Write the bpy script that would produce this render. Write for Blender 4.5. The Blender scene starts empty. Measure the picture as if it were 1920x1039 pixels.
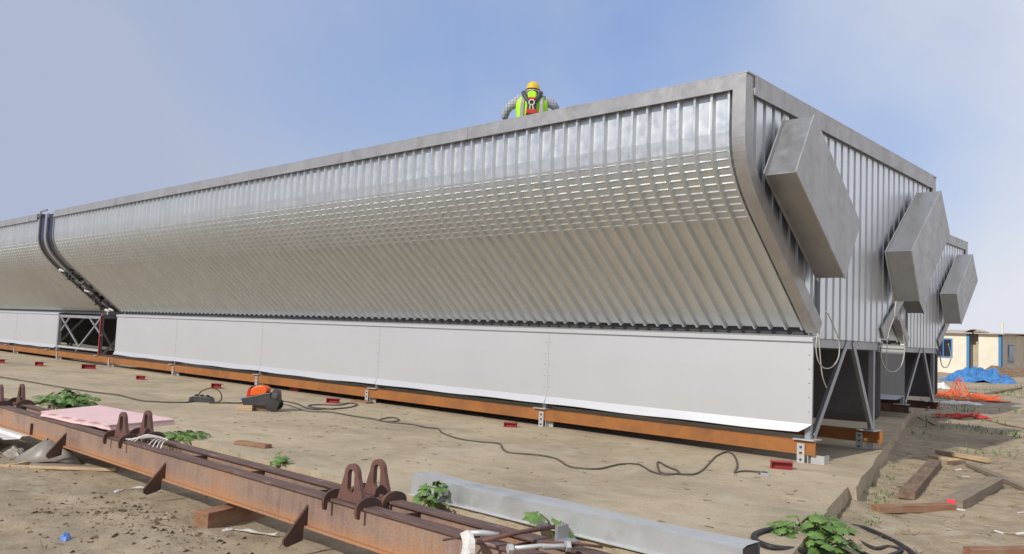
import bpy, bmesh, math, random
from mathutils import Vector, Matrix, noise
random.seed(7)
R = math.radians
S = bpy.context.scene
col = S.collection
# ---------------------------------------------------------------- camera
CF = 1546.5; CY = 0.74751; CP = 0.071947; CR = 0.042597
CAM = Vector((4.8037, -11.5218, 1.6))
def cam_axes():
    fw = Vector((-math.sin(CY)*math.cos(CP), math.cos(CY)*math.cos(CP), math.sin(CP)))
    r = Vector((math.cos(CY), math.sin(CY), 0)); u = r.cross(fw)
    return r*math.cos(CR)+u*math.sin(CR), -r*math.sin(CR)+u*math.cos(CR), fw
AR, AU, AF = cam_axes()
cam = bpy.data.objects.new('camera', bpy.data.cameras.new('camera')); col.objects.link(cam)
cam.matrix_world = Matrix(((AR.x, AU.x, -AF.x, CAM.x), (AR.y, AU.y, -AF.y, CAM.y), (AR.z, AU.z, -AF.z, CAM.z), (0, 0, 0, 1)))
cam.data.sensor_width = 36; cam.data.lens = CF/1920*36
cam.data.clip_start = .05; cam.data.clip_end = 3000
S.camera = cam
# ---------------------------------------------------------------- light
SUN_D = Vector((0.0, 1.0, -0.71)).normalized()          # the way the light travels
S.view_settings.view_transform = 'Standard'; S.view_settings.look = 'None'
S.view_settings.exposure = 0.18; S.view_settings.gamma = 1
W = bpy.data.worlds.new('World'); S.world = W; W.use_nodes = True
wn = W.node_tree; wn.nodes.clear()
def N(t, typ, **kw):
    n = t.nodes.new(typ)
    for k, v in kw.items(): setattr(n, k, v)
    return n
el = math.asin(-SUN_D.z); az = math.atan2(-SUN_D.x, -SUN_D.y)
sky = N(wn, 'ShaderNodeTexSky', sky_type='NISHITA', sun_disc=False, sun_elevation=el, sun_rotation=az)
sky.air_density = 1.0; sky.dust_density = 1.6; sky.ozone_density = 2.2; sky.altitude = 0
bg = N(wn, 'ShaderNodeBackground'); bg.inputs[1].default_value = 0.105
wo = N(wn, 'ShaderNodeOutputWorld')
tc = N(wn, 'ShaderNodeTexCoord')
# thin fog over the blue: denser to both sides, one clear window in between
nz = N(wn, 'ShaderNodeTexNoise'); nz.inputs['Scale'].default_value = 2.1; nz.inputs['Detail'].default_value = 5; nz.inputs['Roughness'].default_value = .5
nz.inputs['Distortion'].default_value = .3
wn.links.new(tc.outputs['Generated'], nz.inputs['Vector'])
clear = N(wn, 'ShaderNodeVectorMath', operation='DOT_PRODUCT')
cd = (AF + AR*0.12 + AU*0.40).normalized(); clear.inputs[1].default_value = cd
wn.links.new(tc.outputs['Generated'], clear.inputs[0])
mr = N(wn, 'ShaderNodeMapRange', clamp=True); mr.inputs[1].default_value = .985; mr.inputs[2].default_value = .84; mr.inputs[3].default_value = .05; mr.inputs[4].default_value = .93
wn.links.new(clear.outputs['Value'], mr.inputs[0])
nm = N(wn, 'ShaderNodeMath', operation='MULTIPLY_ADD'); nm.inputs[1].default_value = 1.9; nm.inputs[2].default_value = -.90
wn.links.new(nz.outputs['Fac'], nm.inputs[0])
ad = N(wn, 'ShaderNodeMath', operation='ADD', use_clamp=True)
wn.links.new(mr.outputs[0], ad.inputs[0]); wn.links.new(nm.outputs[0], ad.inputs[1])
side = N(wn, 'ShaderNodeVectorMath', operation='DOT_PRODUCT'); side.inputs[1].default_value = (AR.x, AR.y, 0)
wn.links.new(tc.outputs['Generated'], side.inputs[0])
fogc = N(wn, 'ShaderNodeMix', data_type='RGBA')
fogc.inputs[6].default_value = (3.6, 4.08, 5.4, 1); fogc.inputs[7].default_value = (6.3, 6.5, 7.1, 1)
smr = N(wn, 'ShaderNodeMapRange', clamp=True); smr.inputs[1].default_value = -.40; smr.inputs[2].default_value = .50
wn.links.new(side.outputs['Value'], smr.inputs[0]); wn.links.new(smr.outputs[0], fogc.inputs[0])
blue = N(wn, 'ShaderNodeMix', data_type='RGBA', blend_type='MIX'); blue.inputs[0].default_value = .62
blue.inputs[7].default_value = (2.75, 3.9, 6.9, 1)
wn.links.new(sky.outputs[0], blue.inputs[6])
mx = N(wn, 'ShaderNodeMix', data_type='RGBA')
wn.links.new(ad.outputs[0], mx.inputs[0]); wn.links.new(blue.outputs[2], mx.inputs[6]); wn.links.new(fogc.outputs[2], mx.inputs[7])
wn.links.new(mx.outputs[2], bg.inputs[0]); wn.links.new(bg.outputs[0], wo.inputs[0])
sl = bpy.data.lights.new('sun', 'SUN'); sl.energy = 3.0; sl.angle = R(0.9); sl.color = (1, .955, .88)
so = bpy.data.objects.new('sun', sl); col.objects.link(so)
so.rotation_euler = SUN_D.to_track_quat('-Z', 'Y').to_euler()

# ---------------------------------------------------------------- placing
def ray(x, y): return AF + AR*((x-960)/CF) - AU*((y-519.5)/CF)
def sm(a, b, t):
    t = max(0, min(1, (t-a)/(b-a))); return t*t*(3-2*t)
def slab_edge(y): return .66 - .262*y
def gz(x, y):
    """height of the dirt"""
    base = -.05 if y < -6.1 else -.24
    base = -.05*(1-sm(-6.3, -5.2, y)) + -.24*sm(-6.3, -5.2, y)
    base -= .1*sm(1.6, 2.6, x)*(1-sm(-6.3, -5.2, y))
    return base + .74*sm(10, 46, y)*(1-.5*sm(60, 200, y))
def at(px, py, z=0):
    d = ray(px, py); return CAM + d*((z-CAM.z)/d.z)
def atg(px, py):
    d = ray(px, py); t = 2.0
    for i in range(4000):
        q = CAM+d*t
        g = gz(q.x, q.y)
        if q.y > -6.1 and q.x < slab_edge(q.y) and q.y < 24: g = 0
        if q.z <= g: break
        t += .02
    return q
def on_plane(px, py, ax, v):
    d = ray(px, py); return CAM + d*((v-CAM[ax])/d[ax])

# ---------------------------------------------------------------- materials
def newmat(name):
    m = bpy.data.materials.new(name); m.use_nodes = True
    t = m.node_tree; t.nodes.clear()
    b = N(t, 'ShaderNodeBsdfPrincipled'); o = N(t, 'ShaderNodeOutputMaterial')
    t.links.new(b.outputs[0], o.inputs[0]); return m, t, b
def coords(t, scale=(1, 1, 1), kind='Object'):
    c = N(t, 'ShaderNodeTexCoord'); mp = N(t, 'ShaderNodeMapping'); mp.inputs['Scale'].default_value = scale
    t.links.new(c.outputs[kind], mp.inputs[0]); return mp.outputs[0]
def noi(t, vec, scale, detail=4, rough=.55, dist=0):
    n = N(t, 'ShaderNodeTexNoise'); n.inputs['Scale'].default_value = scale; n.inputs['Detail'].default_value = detail
    n.inputs['Roughness'].default_value = rough; n.inputs['Distortion'].default_value = dist
    t.links.new(vec, n.inputs['Vector']); return n.outputs['Fac']
def ramp(t, fac, stops):
    r = N(t, 'ShaderNodeValToRGB'); e = r.color_ramp.elements
    while len(e) < len(stops): e.new(.5)
    for i, (p, c) in enumerate(stops): e[i].position = p; e[i].color = (*c, 1) if len(c) == 3 else c
    t.links.new(fac, r.inputs[0]); return r.outputs[0]
def mixc(t, fac, a, b, mode='MIX'):
    m = N(t, 'ShaderNodeMix', data_type='RGBA', blend_type=mode)
    for i, v in ((0, fac), (6, a), (7, b)):
        if hasattr(v, 'is_linked') or isinstance(v, bpy.types.NodeSocket): t.links.new(v, m.inputs[i])
        elif i == 0: m.inputs[0].default_value = v
        else: m.inputs[i].default_value = (*v, 1)
    return m.outputs[2]
def bump(t, b, h, strength=.3, dist=.01, prev=None):
    n = N(t, 'ShaderNodeBump'); n.inputs['Strength'].default_value = strength; n.inputs['Distance'].default_value = dist
    t.links.new(h, n.inputs['Height'])
    if prev is not None: t.links.new(prev, n.inputs['Normal'])
    t.links.new(n.outputs[0], b.inputs['Normal']); return n.outputs[0]
def gal(name, c0, c1, metal=.75, rough=.4, wave=.5, stain=None, streak=(1.5, 1.5, .25), wdist=.02, sp=.25, rv=1.0):
    m, t, b = newmat(name); v = coords(t)
    n1 = noi(t, coords(t, streak), 1.6, 5); n2 = noi(t, v, 45, 2)
    a = mixc(t, sp, ramp(t, n1, [(.3, c0), (.7, c1)]), ramp(t, n2, [(.3, c0), (.7, c1)]))
    if stain: a = mixc(t, ramp(t, noi(t, v, 2.3, 6, .6, .6), [(.55, (0, 0, 0)), (.72, (.8, .8, .8))]), a, stain)
    t.links.new(a, b.inputs['Base Color']); b.inputs['Metallic'].default_value = metal
    rr = ramp(t, noi(t, v, 7, 4), [(.3, (rough-.08*rv,)*3), (.7, (rough+.1*rv,)*3)]); t.links.new(rr, b.inputs['Roughness'])
    p = bump(t, b, noi(t, coords(t, (1, 1, .6)), 1.3, 2), wave, wdist)
    bump(t, b, noi(t, v, 9, 2), wave*.5, .003, p)
    return m
def paint(name, c, rough=.5, dirt=(.16, .12, .08), amt=.35, metal=0.0, scale=3, bs=.25):
    m, t, b = newmat(name); v = coords(t)
    f = ramp(t, noi(t, v, scale, 8, .65), [(.45, (0, 0, 0)), (.75, (amt,)*3)])
    c2 = mixc(t, noi(t, v, scale*6, 3), tuple(x*.85 for x in c), tuple(min(1, x*1.1) for x in c))
    t.links.new(mixc(t, f, c2, dirt), b.inputs['Base Color']); b.inputs['Roughness'].default_value = rough
    b.inputs['Metallic'].default_value = metal
    bump(t, b, noi(t, v, scale*12, 4), bs, .003); return m
def woodm(name, c0, c1, axis=0):
    m, t, b = newmat(name); s = [14, 14, 14]; s[axis] = 1.2
    v = coords(t, tuple(s)); n = noi(t, v, 1.6, 8, .65, .4)
    c = ramp(t, n, [(.28, c0), (.7, c1)])
    c = mixc(t, ramp(t, noi(t, coords(t), 5, 5), [(.5, (0, 0, 0)), (.8, (.6, .6, .6))]), c, (.3, .25, .17))
    t.links.new(c, b.inputs['Base Color']); b.inputs['Roughness'].default_value = .85; bump(t, b, n, .5, .006); return m
def soil(name, stops, scale=1, pebble=.5, wet=None):
    m, t, b = newmat(name); v = coords(t, (scale,)*3)
    big = noi(t, v, .45, 6, .6, .3); mid = noi(t, v, 3.1, 7, .65); fine = noi(t, v, 38, 6, .7)
    c = ramp(t, mid, stops)
    c = mixc(t, .75, c, ramp(t, big, [(.3, (.72, .70, .68)), (.5, (1, 1, 1)), (.72, (1.22, 1.2, 1.18))]), 'MULTIPLY')
    c = mixc(t, .8, c, ramp(t, fine, [(.28, (.62, .58, .52)), (.45, (1, 1, 1)), (.66, (1.12, 1.1, 1.08))]), 'MULTIPLY')
    # elongated dry scuffs and specks
    sc = noi(t, coords(t, (2.2*scale, 9*scale, 1)), 1.4, 5, .7, .5)
    c = mixc(t, ramp(t, sc, [(.57, (0, 0, 0)), (.70, (.6, .6, .6))]), c, (.20, .165, .12))
    sc2 = noi(t, coords(t, (5*scale, 17*scale, 1)), 1.7, 3, .6, .3)
    c = mixc(t, ramp(t, sc2, [(.68, (0, 0, 0)), (.73, (.75, .75, .75))]), c, (.14, .11, .08))
    sp = N(t, 'ShaderNodeTexVoronoi'); sp.inputs['Scale'].default_value = 16*scale; t.links.new(coords(t), sp.inputs['Vector'])
    c = mixc(t, ramp(t, sp.outputs['Distance'], [(.06, (pebble,)*3), (.13, (0, 0, 0))]), c, (.13, .10, .07))
    dm = noi(t, coords(t, (.35*scale, .9*scale, 1)), 1.3, 5, .6, .8)
    c = mixc(t, ramp(t, dm, [(.54, (0, 0, 0)), (.66, (.45, .45, .45))]), c, (.24, .205, .16))
    pt = noi(t, v, .9, 4, .5, 1.2)
    c = mixc(t, ramp(t, pt, [(.58, (0, 0, 0)), (.75, (.6, .6, .6))]), c, (.50, .45, .36))
    t.links.new(c, b.inputs['Base Color']); b.inputs['Roughness'].default_value = .95
    b.inputs['Specular IOR Level'].default_value = .2
    p = bump(t, b, mid, .5, .04); bump(t, b, fine, .7, .016, p); return m
M = {}
M['pan'] = gal('galvanised_cladding', (.60, .625, .635), (.71, .735, .745), .88, .43, .25, streak=(9, 1.5, .12))
M['endpan'] = gal('brightened_galvanised_cladding', (.74, .75, .76), (.82, .83, .84), .93, .36, .05, streak=(1.5, 9, .12), rv=.3)  # lighter copy of the cladding; brightness of the lit end put into the colour
M['skirt'] = gal('galvanised_skirt', (.655, .66, .665), (.68, .685, .685), .52, .40, .22, streak=(.6, .5, .5), wdist=.03, sp=.02, rv=.15)
M['trim'] = gal('dull_steel_trim', (.38, .37, .36), (.50, .49, .48), .6, .42, .35, stain=(.33, .30, .27))
M['boxm'] = gal('dull_box_steel', (.32, .32, .325), (.37, .37, .375), .7, .38, .3, stain=(.285, .285, .29), wdist=.03)
M['frame'] = gal('galvanised_frame', (.36, .37, .39), (.48, .49, .51), .6, .45, .2)
M['duct'] = gal('duct_sheet', (.52, .54, .56), (.64, .66, .68), .55, .38, .5, streak=(.6, 3, 3), stain=(.42, .43, .44))
M['dark'] = paint('dark_liner_and_shade', (.045, .045, .05), .5, amt=.3)
M['inner'] = paint('shade_toned_skirt', (.20, .20, .21), .5, amt=.3, metal=.3)  # back skirts: their shade is put into this darker grey
M['film'] = paint('blue_film_metal', (.030, .036, .075), .2, amt=.12, metal=.85, bs=.05)
M['orange'] = paint('orange_primer', (.34, .13, .03), .6, (.16, .07, .03), .85, scale=1.6)
M['red'] = paint('red_paint', (.32, .03, .03), .5, (.15, .04, .03), .6, scale=8)
M['redtube'] = paint('red_tube', (.35, .05, .06), .5)
M['slab'] = soil('slab_concrete', [(.25, (.36, .295, .205)), (.5, (.42, .35, .25)), (.8, (.47, .40, .295))], 1, .7)
M['dirt'] = soil('dirt', [(.22, (.24, .19, .125)), (.5, (.36, .29, .20)), (.8, (.45, .375, .27))], 1.4, .75)
M['woodd'] = woodm('weathered_wood', (.10, .06, .04), (.24, .155, .10))
M['woodr'] = woodm('reddish_wood', (.17, .08, .045), (.34, .18, .10))
M['woodl'] = woodm('pale_wood', (.38, .24, .12), (.62, .46, .28))
M['woodg'] = woodm('grey_wood', (.16, .12, .085), (.30, .24, .17))
M['black'] = paint('black_rubber', (.022, .022, .024), .55, (.10, .085, .06), .5)
M['blackp'] = paint('dark_plastic', (.04, .042, .046), .45, (.12, .10, .08), .4)
M['orangep'] = paint('orange_plastic', (.80, .12, .01), .4, amt=.15)
M['redp'] = paint('red_plastic', (.55, .03, .02), .4, amt=.15)
M['bluep'] = paint('blue_plastic', (.10, .22, .55), .4, amt=.15)
M['pink'] = paint('pink_foam', (.74, .50, .50), .8, (.5, .36, .34), .5, scale=4)
M['white'] = paint('white_plastic', (.72, .70, .66), .5, (.35, .3, .24), .5, scale=9)
M['zinc'] = gal('zinc_bracket', (.52, .52, .50), (.68, .68, .66), .5, .45, .2)
M['grey'] = paint('grey_steel_sheet', (.30, .27, .23), .55, (.20, .16, .12), .5, metal=.3)
M['cable'] = paint('cable_sheath', (.07, .055, .045), .6, (.2, .16, .11), .5)
M['wcable'] = paint('pale_cable', (.50, .49, .45), .5)
M['ylw'] = paint('helmet_yellow', (.80, .48, .02), .35, amt=.1)
M['hiv'] = paint('hi_vis', (.48, .90, .02), .7, (.35, .6, .02), .3)
M['refl'] = paint('reflective_grey', (.42, .43, .43), .4)
M['skin'] = paint('skin', (.42, .25, .18), .6, amt=.05)
M['hair'] = paint('hair', (.03, .022, .018), .8)
M['jeans'] = paint('trousers', (.05, .06, .09), .9)
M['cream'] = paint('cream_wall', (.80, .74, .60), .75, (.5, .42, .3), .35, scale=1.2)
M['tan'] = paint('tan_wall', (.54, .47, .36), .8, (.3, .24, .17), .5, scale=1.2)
M['bluet'] = paint('blue_trim', (.07, .25, .50), .6)
M['roofm'] = paint('pale_roof', (.50, .42, .36), .7, (.3, .22, .17), .5)
M['glass'] = paint('window_glass', (.03, .035, .05), .12, amt=.05)
M['netm'] = paint('orange_net', (.85, .14, .03), .7, (.5, .12, .04), .3)
M['rednet'] = paint('red_net', (.65, .04, .03), .7, (.4, .08, .05), .3)
def rustm():
    m, t, b = newmat('rusty_steel'); v = coords(t)
    n = noi(t, v, 1.6, 8, .62, .25); st = noi(t, coords(t, (22, 22, .9)), 1.2, 5, .6); fl = noi(t, v, 55, 5, .7)
    c = ramp(t, n, [(.28, (.12, .075, .06)), (.43, (.24, .155, .12)), (.56, (.31, .20, .145)), (.66, (.36, .19, .10)), (.76, (.50, .19, .05))])
    c = mixc(t, ramp(t, st, [(.40, (0, 0, 0)), (.72, (.45, .45, .45))]), c, (.38, .29, .22))
    sep = N(t, 'ShaderNodeSeparateXYZ'); t.links.new(v, sep.inputs[0])
    low = N(t, 'ShaderNodeMapRange', clamp=True); low.inputs[1].default_value = .25; low.inputs[2].default_value = .155
    t.links.new(sep.outputs['Z'], low.inputs[0])
    lm = N(t, 'ShaderNodeMath', operation='MULTIPLY'); t.links.new(low.outputs[0], lm.inputs[0]); t.links.new(noi(t, v, 3, 5), lm.inputs[1])
    c = mixc(t, lm.outputs[0], c, (.52, .22, .06))
    c = mixc(t, ramp(t, fl, [(.3, (.5, .5, .5)), (.5, (0, 0, 0))]), c, (.10, .055, .04))
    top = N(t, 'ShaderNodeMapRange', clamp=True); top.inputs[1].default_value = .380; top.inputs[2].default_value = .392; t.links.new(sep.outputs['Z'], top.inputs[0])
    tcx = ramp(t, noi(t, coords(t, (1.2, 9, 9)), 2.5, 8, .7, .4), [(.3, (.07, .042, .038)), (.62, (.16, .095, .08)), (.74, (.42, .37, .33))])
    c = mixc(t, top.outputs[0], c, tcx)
    t.links.new(c, b.inputs['Base Color']); b.inputs['Roughness'].default_value = .78
    p = bump(t, b, n, .3, .01); bump(t, b, fl, .45, .004, p); return m
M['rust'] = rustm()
M['rustd'] = paint('dark_rust', (.085, .045, .035), .75, (.22, .11, .06), .8, scale=6, bs=.5)
M['rustl'] = paint('primer_rust', (.16, .075, .058), .7, (.085, .048, .038), .9, scale=4, bs=.4)
def checkm():
    m, t, b = newmat('checked_shirt'); c = N(t, 'ShaderNodeTexCoord')
    ws = []
    for ax, s in (('X', 1), ('Z', 1)):
        w = N(t, 'ShaderNodeTexWave', bands_direction=ax); w.inputs['Scale'].default_value = 6.5
        t.links.new(c.outputs['Object'], w.inputs['Vector']); ws.append(ramp(t, w.outputs['Fac'], [(.5, (.45, .45, .46)), (.8, (.33, .335, .35))]))
    t.links.new(mixc(t, 1, ws[0], ws[1], 'MULTIPLY'), b.inputs['Base Color'])
    for n in t.nodes:
        if n.type == 'MIX': n.clamp_result = False
    mul = mixc(t, 1, mixc(t, 1, ws[0], ws[1], 'MULTIPLY'), (2.2, 2.2, 2.3), 'MULTIPLY')
    t.links.new(mul, b.inputs['Base Color']); b.inputs['Roughness'].default_value = .9; return m
M['check'] = checkm()
def leafm():
    m, t, b = newmat('leaf'); v = coords(t)
    c = ramp(t, noi(t, v, 9, 4), [(.3, (.055, .12, .025)), (.7, (.16, .27, .06))])
    t.links.new(c, b.inputs['Base Color']); b.inputs['Roughness'].default_value = .55
    b.inputs['Subsurface Weight'].default_value = 0.0; return m
M['leaf'] = leafm()
def tarpm():
    m, t, b = newmat('blue_tarp'); v = coords(t)
    c = ramp(t, noi(t, v, 2.5, 5), [(.3, (.05, .20, .50)), (.7, (.11, .36, .76))])
    t.links.new(c, b.inputs['Base Color']); b.inputs['Roughness'].default_value = .45
    bump(t, b, noi(t, v, 4.5, 6, .65, 1.2), 1.0, .25); return m
M['tarp'] = tarpm()

# ---------------------------------------------------------------- building helpers
class MB:
    def __init__(s): s.v = []; s.f = []
    def add(s, vs, fs):
        o = len(s.v); s.v += [tuple(p) for p in vs]; s.f += [tuple(i+o for i in f) for f in fs]; return s
    def box(s, a, b, rot=None, c=None):
        x0, y0, z0 = a; x1, y1, z1 = b
        vs = [Vector(p) for p in ((x0, y0, z0), (x1, y0, z0), (x1, y1, z0), (x0, y1, z0), (x0, y0, z1), (x1, y0, z1), (x1, y1, z1), (x0, y1, z1))]
        if rot is not None: vs = [rot @ p for p in vs]
        if c is not None: vs = [p+Vector(c) for p in vs]
        return s.add(vs, [(0, 3, 2, 1), (4, 5, 6, 7), (0, 1, 5, 4), (1, 2, 6, 5), (2, 3, 7, 6), (3, 0, 4, 7)])
    def bar(s, p, q, w, h, up=(0, 0, 1)):
        p = Vector(p); q = Vector(q); d = (q-p).normalized(); up = Vector(up)
        if abs(d.dot(up)) > .98: up = Vector((1, 0, 0))
        r = d.cross(up).normalized()*w/2; u = r.cross(d).normalized()*h/2
        vs = [p-r-u, p+r-u, p+r+u, p-r+u, q-r-u, q+r-u, q+r+u, q-r+u]
        return s.add(vs, [(0, 1, 2, 3), (7, 6, 5, 4), (0, 4, 5, 1), (1, 5, 6, 2), (2, 6, 7, 3), (3, 7, 4, 0)])
    def prism(s, poly, axis, a, b):
        """poly: 2D points in the other two axes"""
        n = len(poly)
        def P(p, t):
            return {0: (t, p[0], p[1]), 1: (p[0], t, p[1]), 2: (p[0], p[1], t)}[axis]
        vs = [P(p, a) for p in poly]+[P(p, b) for p in poly]
        fs = [tuple(range(n-1, -1, -1)), tuple(range(n, 2*n))]+[(i, (i+1) % n, n+(i+1) % n, n+i) for i in range(n)]
        return s.add(vs, fs)
    def tube(s, pts, r, n=8, closed=False):
        pts = [Vector(p) for p in pts]; m = len(pts); vs = []; prev = None
        for i, p in enumerate(pts):
            d = (pts[min(i+1, m-1)]-pts[max(i-1, 0)]).normalized()
            if prev is None:
                a = Vector((0, 0, 1)) if abs(d.z) < .9 else Vector((1, 0, 0)); prev = d.cross(a).normalized()
            u = (prev-d*prev.dot(d)).normalized(); prev = u; w = d.cross(u)
            rr = r[i] if isinstance(r, (list, tuple)) else r
            vs += [p+u*math.cos(2*math.pi*k/n)*rr+w*math.sin(2*math.pi*k/n)*rr for k in range(n)]
        fs = [(i*n+k, i*n+(k+1) % n, (i+1)*n+(k+1) % n, (i+1)*n+k) for i in range(m-1) for k in range(n)]
        fs += [tuple(range(n-1, -1, -1)), tuple((m-1)*n+k for k in range(n))]
        return s.add(vs, fs)
    def build(s, name, m, parent=None, smooth=False, bevel=0, recalc=True, loc=None):
        me = bpy.data.meshes.new(name)
        vs = s.v
        if loc is not None: vs = [(p[0]-loc[0], p[1]-loc[1], p[2]-loc[2]) for p in s.v]
        me.from_pydata(vs, [], s.f)
        if recalc:
            bm = bmesh.new(); bm.from_mesh(me); bmesh.ops.recalc_face_normals(bm, faces=bm.faces); bm.to_mesh(me); bm.free()
        me.materials.append(M[m] if isinstance(m, str) else m)
        if smooth: me.shade_smooth()
        o = bpy.data.objects.new(name, me); col.objects.link(o)
        if loc is not None: o.location = loc
        if parent: o.parent = parent
        if bevel:
            b = o.modifiers.new('bevel', 'BEVEL'); b.width = bevel; b.segments = 2; b.limit_method = 'ANGLE'
        return o
def tag(o, label=None, cat=None, group=None, kind=None):
    for k, v in (('label', label), ('category', cat), ('group', group), ('kind', kind)):
        if v: o[k] = v
    return o
def empty(name, loc=(0, 0, 0), rz=0, **kw):
    o = bpy.data.objects.new(name, None); col.objects.link(o); o.location = loc; o.rotation_euler = (0, 0, rz)
    o.empty_display_size = .2; return tag(o, **kw)
def smooth_pts(pts, sub=6):
    pts = [Vector(p) for p in pts]; out = []
    for i in range(len(pts)-1):
        p0 = pts[max(i-1, 0)]; p1 = pts[i]; p2 = pts[i+1]; p3 = pts[min(i+2, len(pts)-1)]
        for k in range(sub):
            t = k/sub
            out.append(.5*((2*p1)+(-p0+p2)*t+(2*p0-5*p1+4*p2-p3)*t*t+(-p0+3*p1-3*p2+p3)*t**3))
    out.append(pts[-1]); return out

# ---------------------------------------------------------------- the ground
def grid_lines(segs):
    out = []
    for a, b, st in segs:
        n = max(1, int(round((b-a)/st))); out += [a+(b-a)*i/n for i in range(n)]
    out.append(segs[-1][1]); return out
def ground():
    xs = grid_lines([(-900, -200, 100), (-200, -60, 20), (-60, -14, 2), (-14, -8, .3), (-8, 5.5, .07), (5.5, 20, 2), (20, 200, 30), (200, 900, 100)])
    ys = grid_lines([(-60, -12, 8), (-12, -3, .07), (-3, 9, .1), (9, 30, .4), (30, 70, 2), (70, 300, 30), (300, 1400, 150)])
    vs = []; nx = len(xs)
    for y in ys:
        for x in xs:
            z = gz(x, y)
            if -14 < x < 20 and -12 < y < 60:
                w = .035 if x > slab_edge(y) or y < -6.3 else .0
                z += w*noise.fractal(Vector((x*1.3, y*1.3, 0)), 1, 2, 4)+w*.35*noise.noise(Vector((x*7, y*7, 3)))
                # loose heaps of spoil beside the rusty beam and by the slab edge
                if y < -7.2: z += .07*math.exp(-((x+1.9)/.8)**2-((y+8.5)/.4)**2)
                d = x-slab_edge(y)
                if d > 0 and y > -5: z += .10*math.exp(-(d/.28)**2)*(0.6+noise.noise(Vector((y*1.6, 0, 7))))
            vs.append((x, y, z))
    fs = [(j*nx+i, j*nx+i+1, (j+1)*nx+i+1, (j+1)*nx+i) for j in range(len(ys)-1) for i in range(nx-1)]
    b = MB(); b.v = vs; b.f = fs
    return tag(b.build('ground', 'dirt', smooth=True, recalc=False), kind='structure')
ground()
def slab():
    # top sheet with a crumbling right edge and front edge
    b = MB(); pts = []
    y = -6.1
    while y < 24:
        j = .03*noise.noise(Vector((y*.9, 0, 0)))+.012*noise.noise(Vector((y*6, 5, 0)))
        if y > -1.45: j += .10                                       # the small jog in the edge
        pts.append((slab_edge(y)+j, y)); y += .06 if y < 6 else .4
    fr = []
    x = slab_edge(-6.1)-.06; pts = pts[:1]+pts[1:]
    while x > -20:
        fr.append((x, -6.1+.09*noise.noise(Vector((x*1.1, 3, 0)))+.04*noise.noise(Vector((x*6, 9, 0))))); x -= .07
    poly = pts+[(-64, 24), (-64, -6.1)]+fr[::-1]
    n = len(poly)
    b.add([(p[0], p[1], 0) for p in poly]+[(p[0]+(.03 if i < len(pts) else 0), p[1], -.4) for i, p in enumerate(poly)], [tuple(range(n))]+[(i, n+i, n+(i+1) % n, (i+1) % n) for i in range(n)])
    return tag(b.build('concrete_slab', 'slab', recalc=True), kind='structure')
slab()

# ---------------------------------------------------------------- the clad steel modules
def lprof():
    """outer face in (y,z), from the top down to the lower edge"""
    pts = [(-2.19, 4.86), (-2.19, 4.6), (-2.19, 4.35)]
    P = [(-2.19, 4.30), (-2.19, 3.86), (-1.92, 3.57), (-1.5, 3.22)]
    for k in range(15):
        t = k/14; a = 1-t
        pts.append(tuple(a**3*P[0][i]+3*a*a*t*P[1][i]+3*a*t*t*P[2][i]+t**3*P[3][i] for i in (0, 1)))
    for k in range(1, 7): pts.append((-1.5+(.135+1.5)*k/6, 3.22+(1.872-3.22)*k/6))
    return pts
LP = lprof()
RP = [(5.54-(y+2.19)*1.19, z) for y, z in LP]
def normals(p, sgn):
    out = []
    for i in range(len(p)):
        a = p[max(i-1, 0)]; b = p[min(i+1, len(p)-1)]; d = Vector((b[0]-a[0], b[1]-a[1])).normalized()
        out.append((d.y*sgn, -d.x*sgn) if False else ((-abs(d.y) if sgn < 0 else abs(d.y)), -abs(d.x)))
    return out
def refine(prof, step):
    """resample by arc length"""
    L = [0]
    for i in range(1, len(prof)): L.append(L[-1]+math.dist(prof[i], prof[i-1]))
    def f(s):
        s = max(0, min(L[-1], s))
        for i in range(1, len(L)):
            if s <= L[i]+1e-9:
                t = (s-L[i-1])/(L[i]-L[i-1]); return tuple(prof[i-1][k]*(1-t)+prof[i][k]*t for k in (0, 1))
        return prof[-1]
    return f, L[-1]
def corr_sheet(prof, sgn, x1, x0, crimps=True):
    f, tot = refine(prof, .05)
    ss = [0, .2, .4, .55]
    rows = [.80+.112*k for k in range(10)]
    for r in rows:
        ss += [r-.056, r-.012, r, r+.013]
    s = rows[-1]+.06
    while s < tot-.1: ss.append(s); s += .35
    ss.append(tot)
    flag = {round(r, 4) for r in rows}
    pts = [f(s) for s in ss]
    nr = []
    for s in ss:
        a = f(s-.06); b = f(s+.06); d = Vector((b[0]-a[0], b[1]-a[1])).normalized()
        nr.append((sgn*abs(d.y), -abs(d.x)))
    period = .245; cs = [(0, 0), (.150, 0), (.174, 1), (.204, 1), (.228, 0)]
    cols = []; x = x0
    k = 0
    while True:
        bx = x1-.02-k*period
        if bx-period < x0: break
        jit = .004*math.sin(k*12.9)
        for i, (o, h) in enumerate(cs): cols.append((bx-o, h, k))
        k += 1
    cols.append((bx, 0, k)); cols.append((x0+.01, 0, k))
    cols = sorted(set(cols), key=lambda c: -c[0])
    b = MB(); nc = len(cols)
    for j, s in enumerate(ss):
        p = pts[j]; n = nr[j]; cr = round(s, 4) in flag and crimps
        for (x, h, k) in cols:
            hh = -.052+.056*h+.0015*math.sin(k*3.7+s*2)
            if cr: hh += .012 if h == 0 else -.002
            b.v.append((x, p[0]+n[0]*hh, p[1]+n[1]*hh))
    b.f = [(j*nc+i, j*nc+i+1, (j+1)*nc+i+1, (j+1)*nc+i) for j in range(len(ss)-1) for i in range(nc-1)]
    return b
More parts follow.
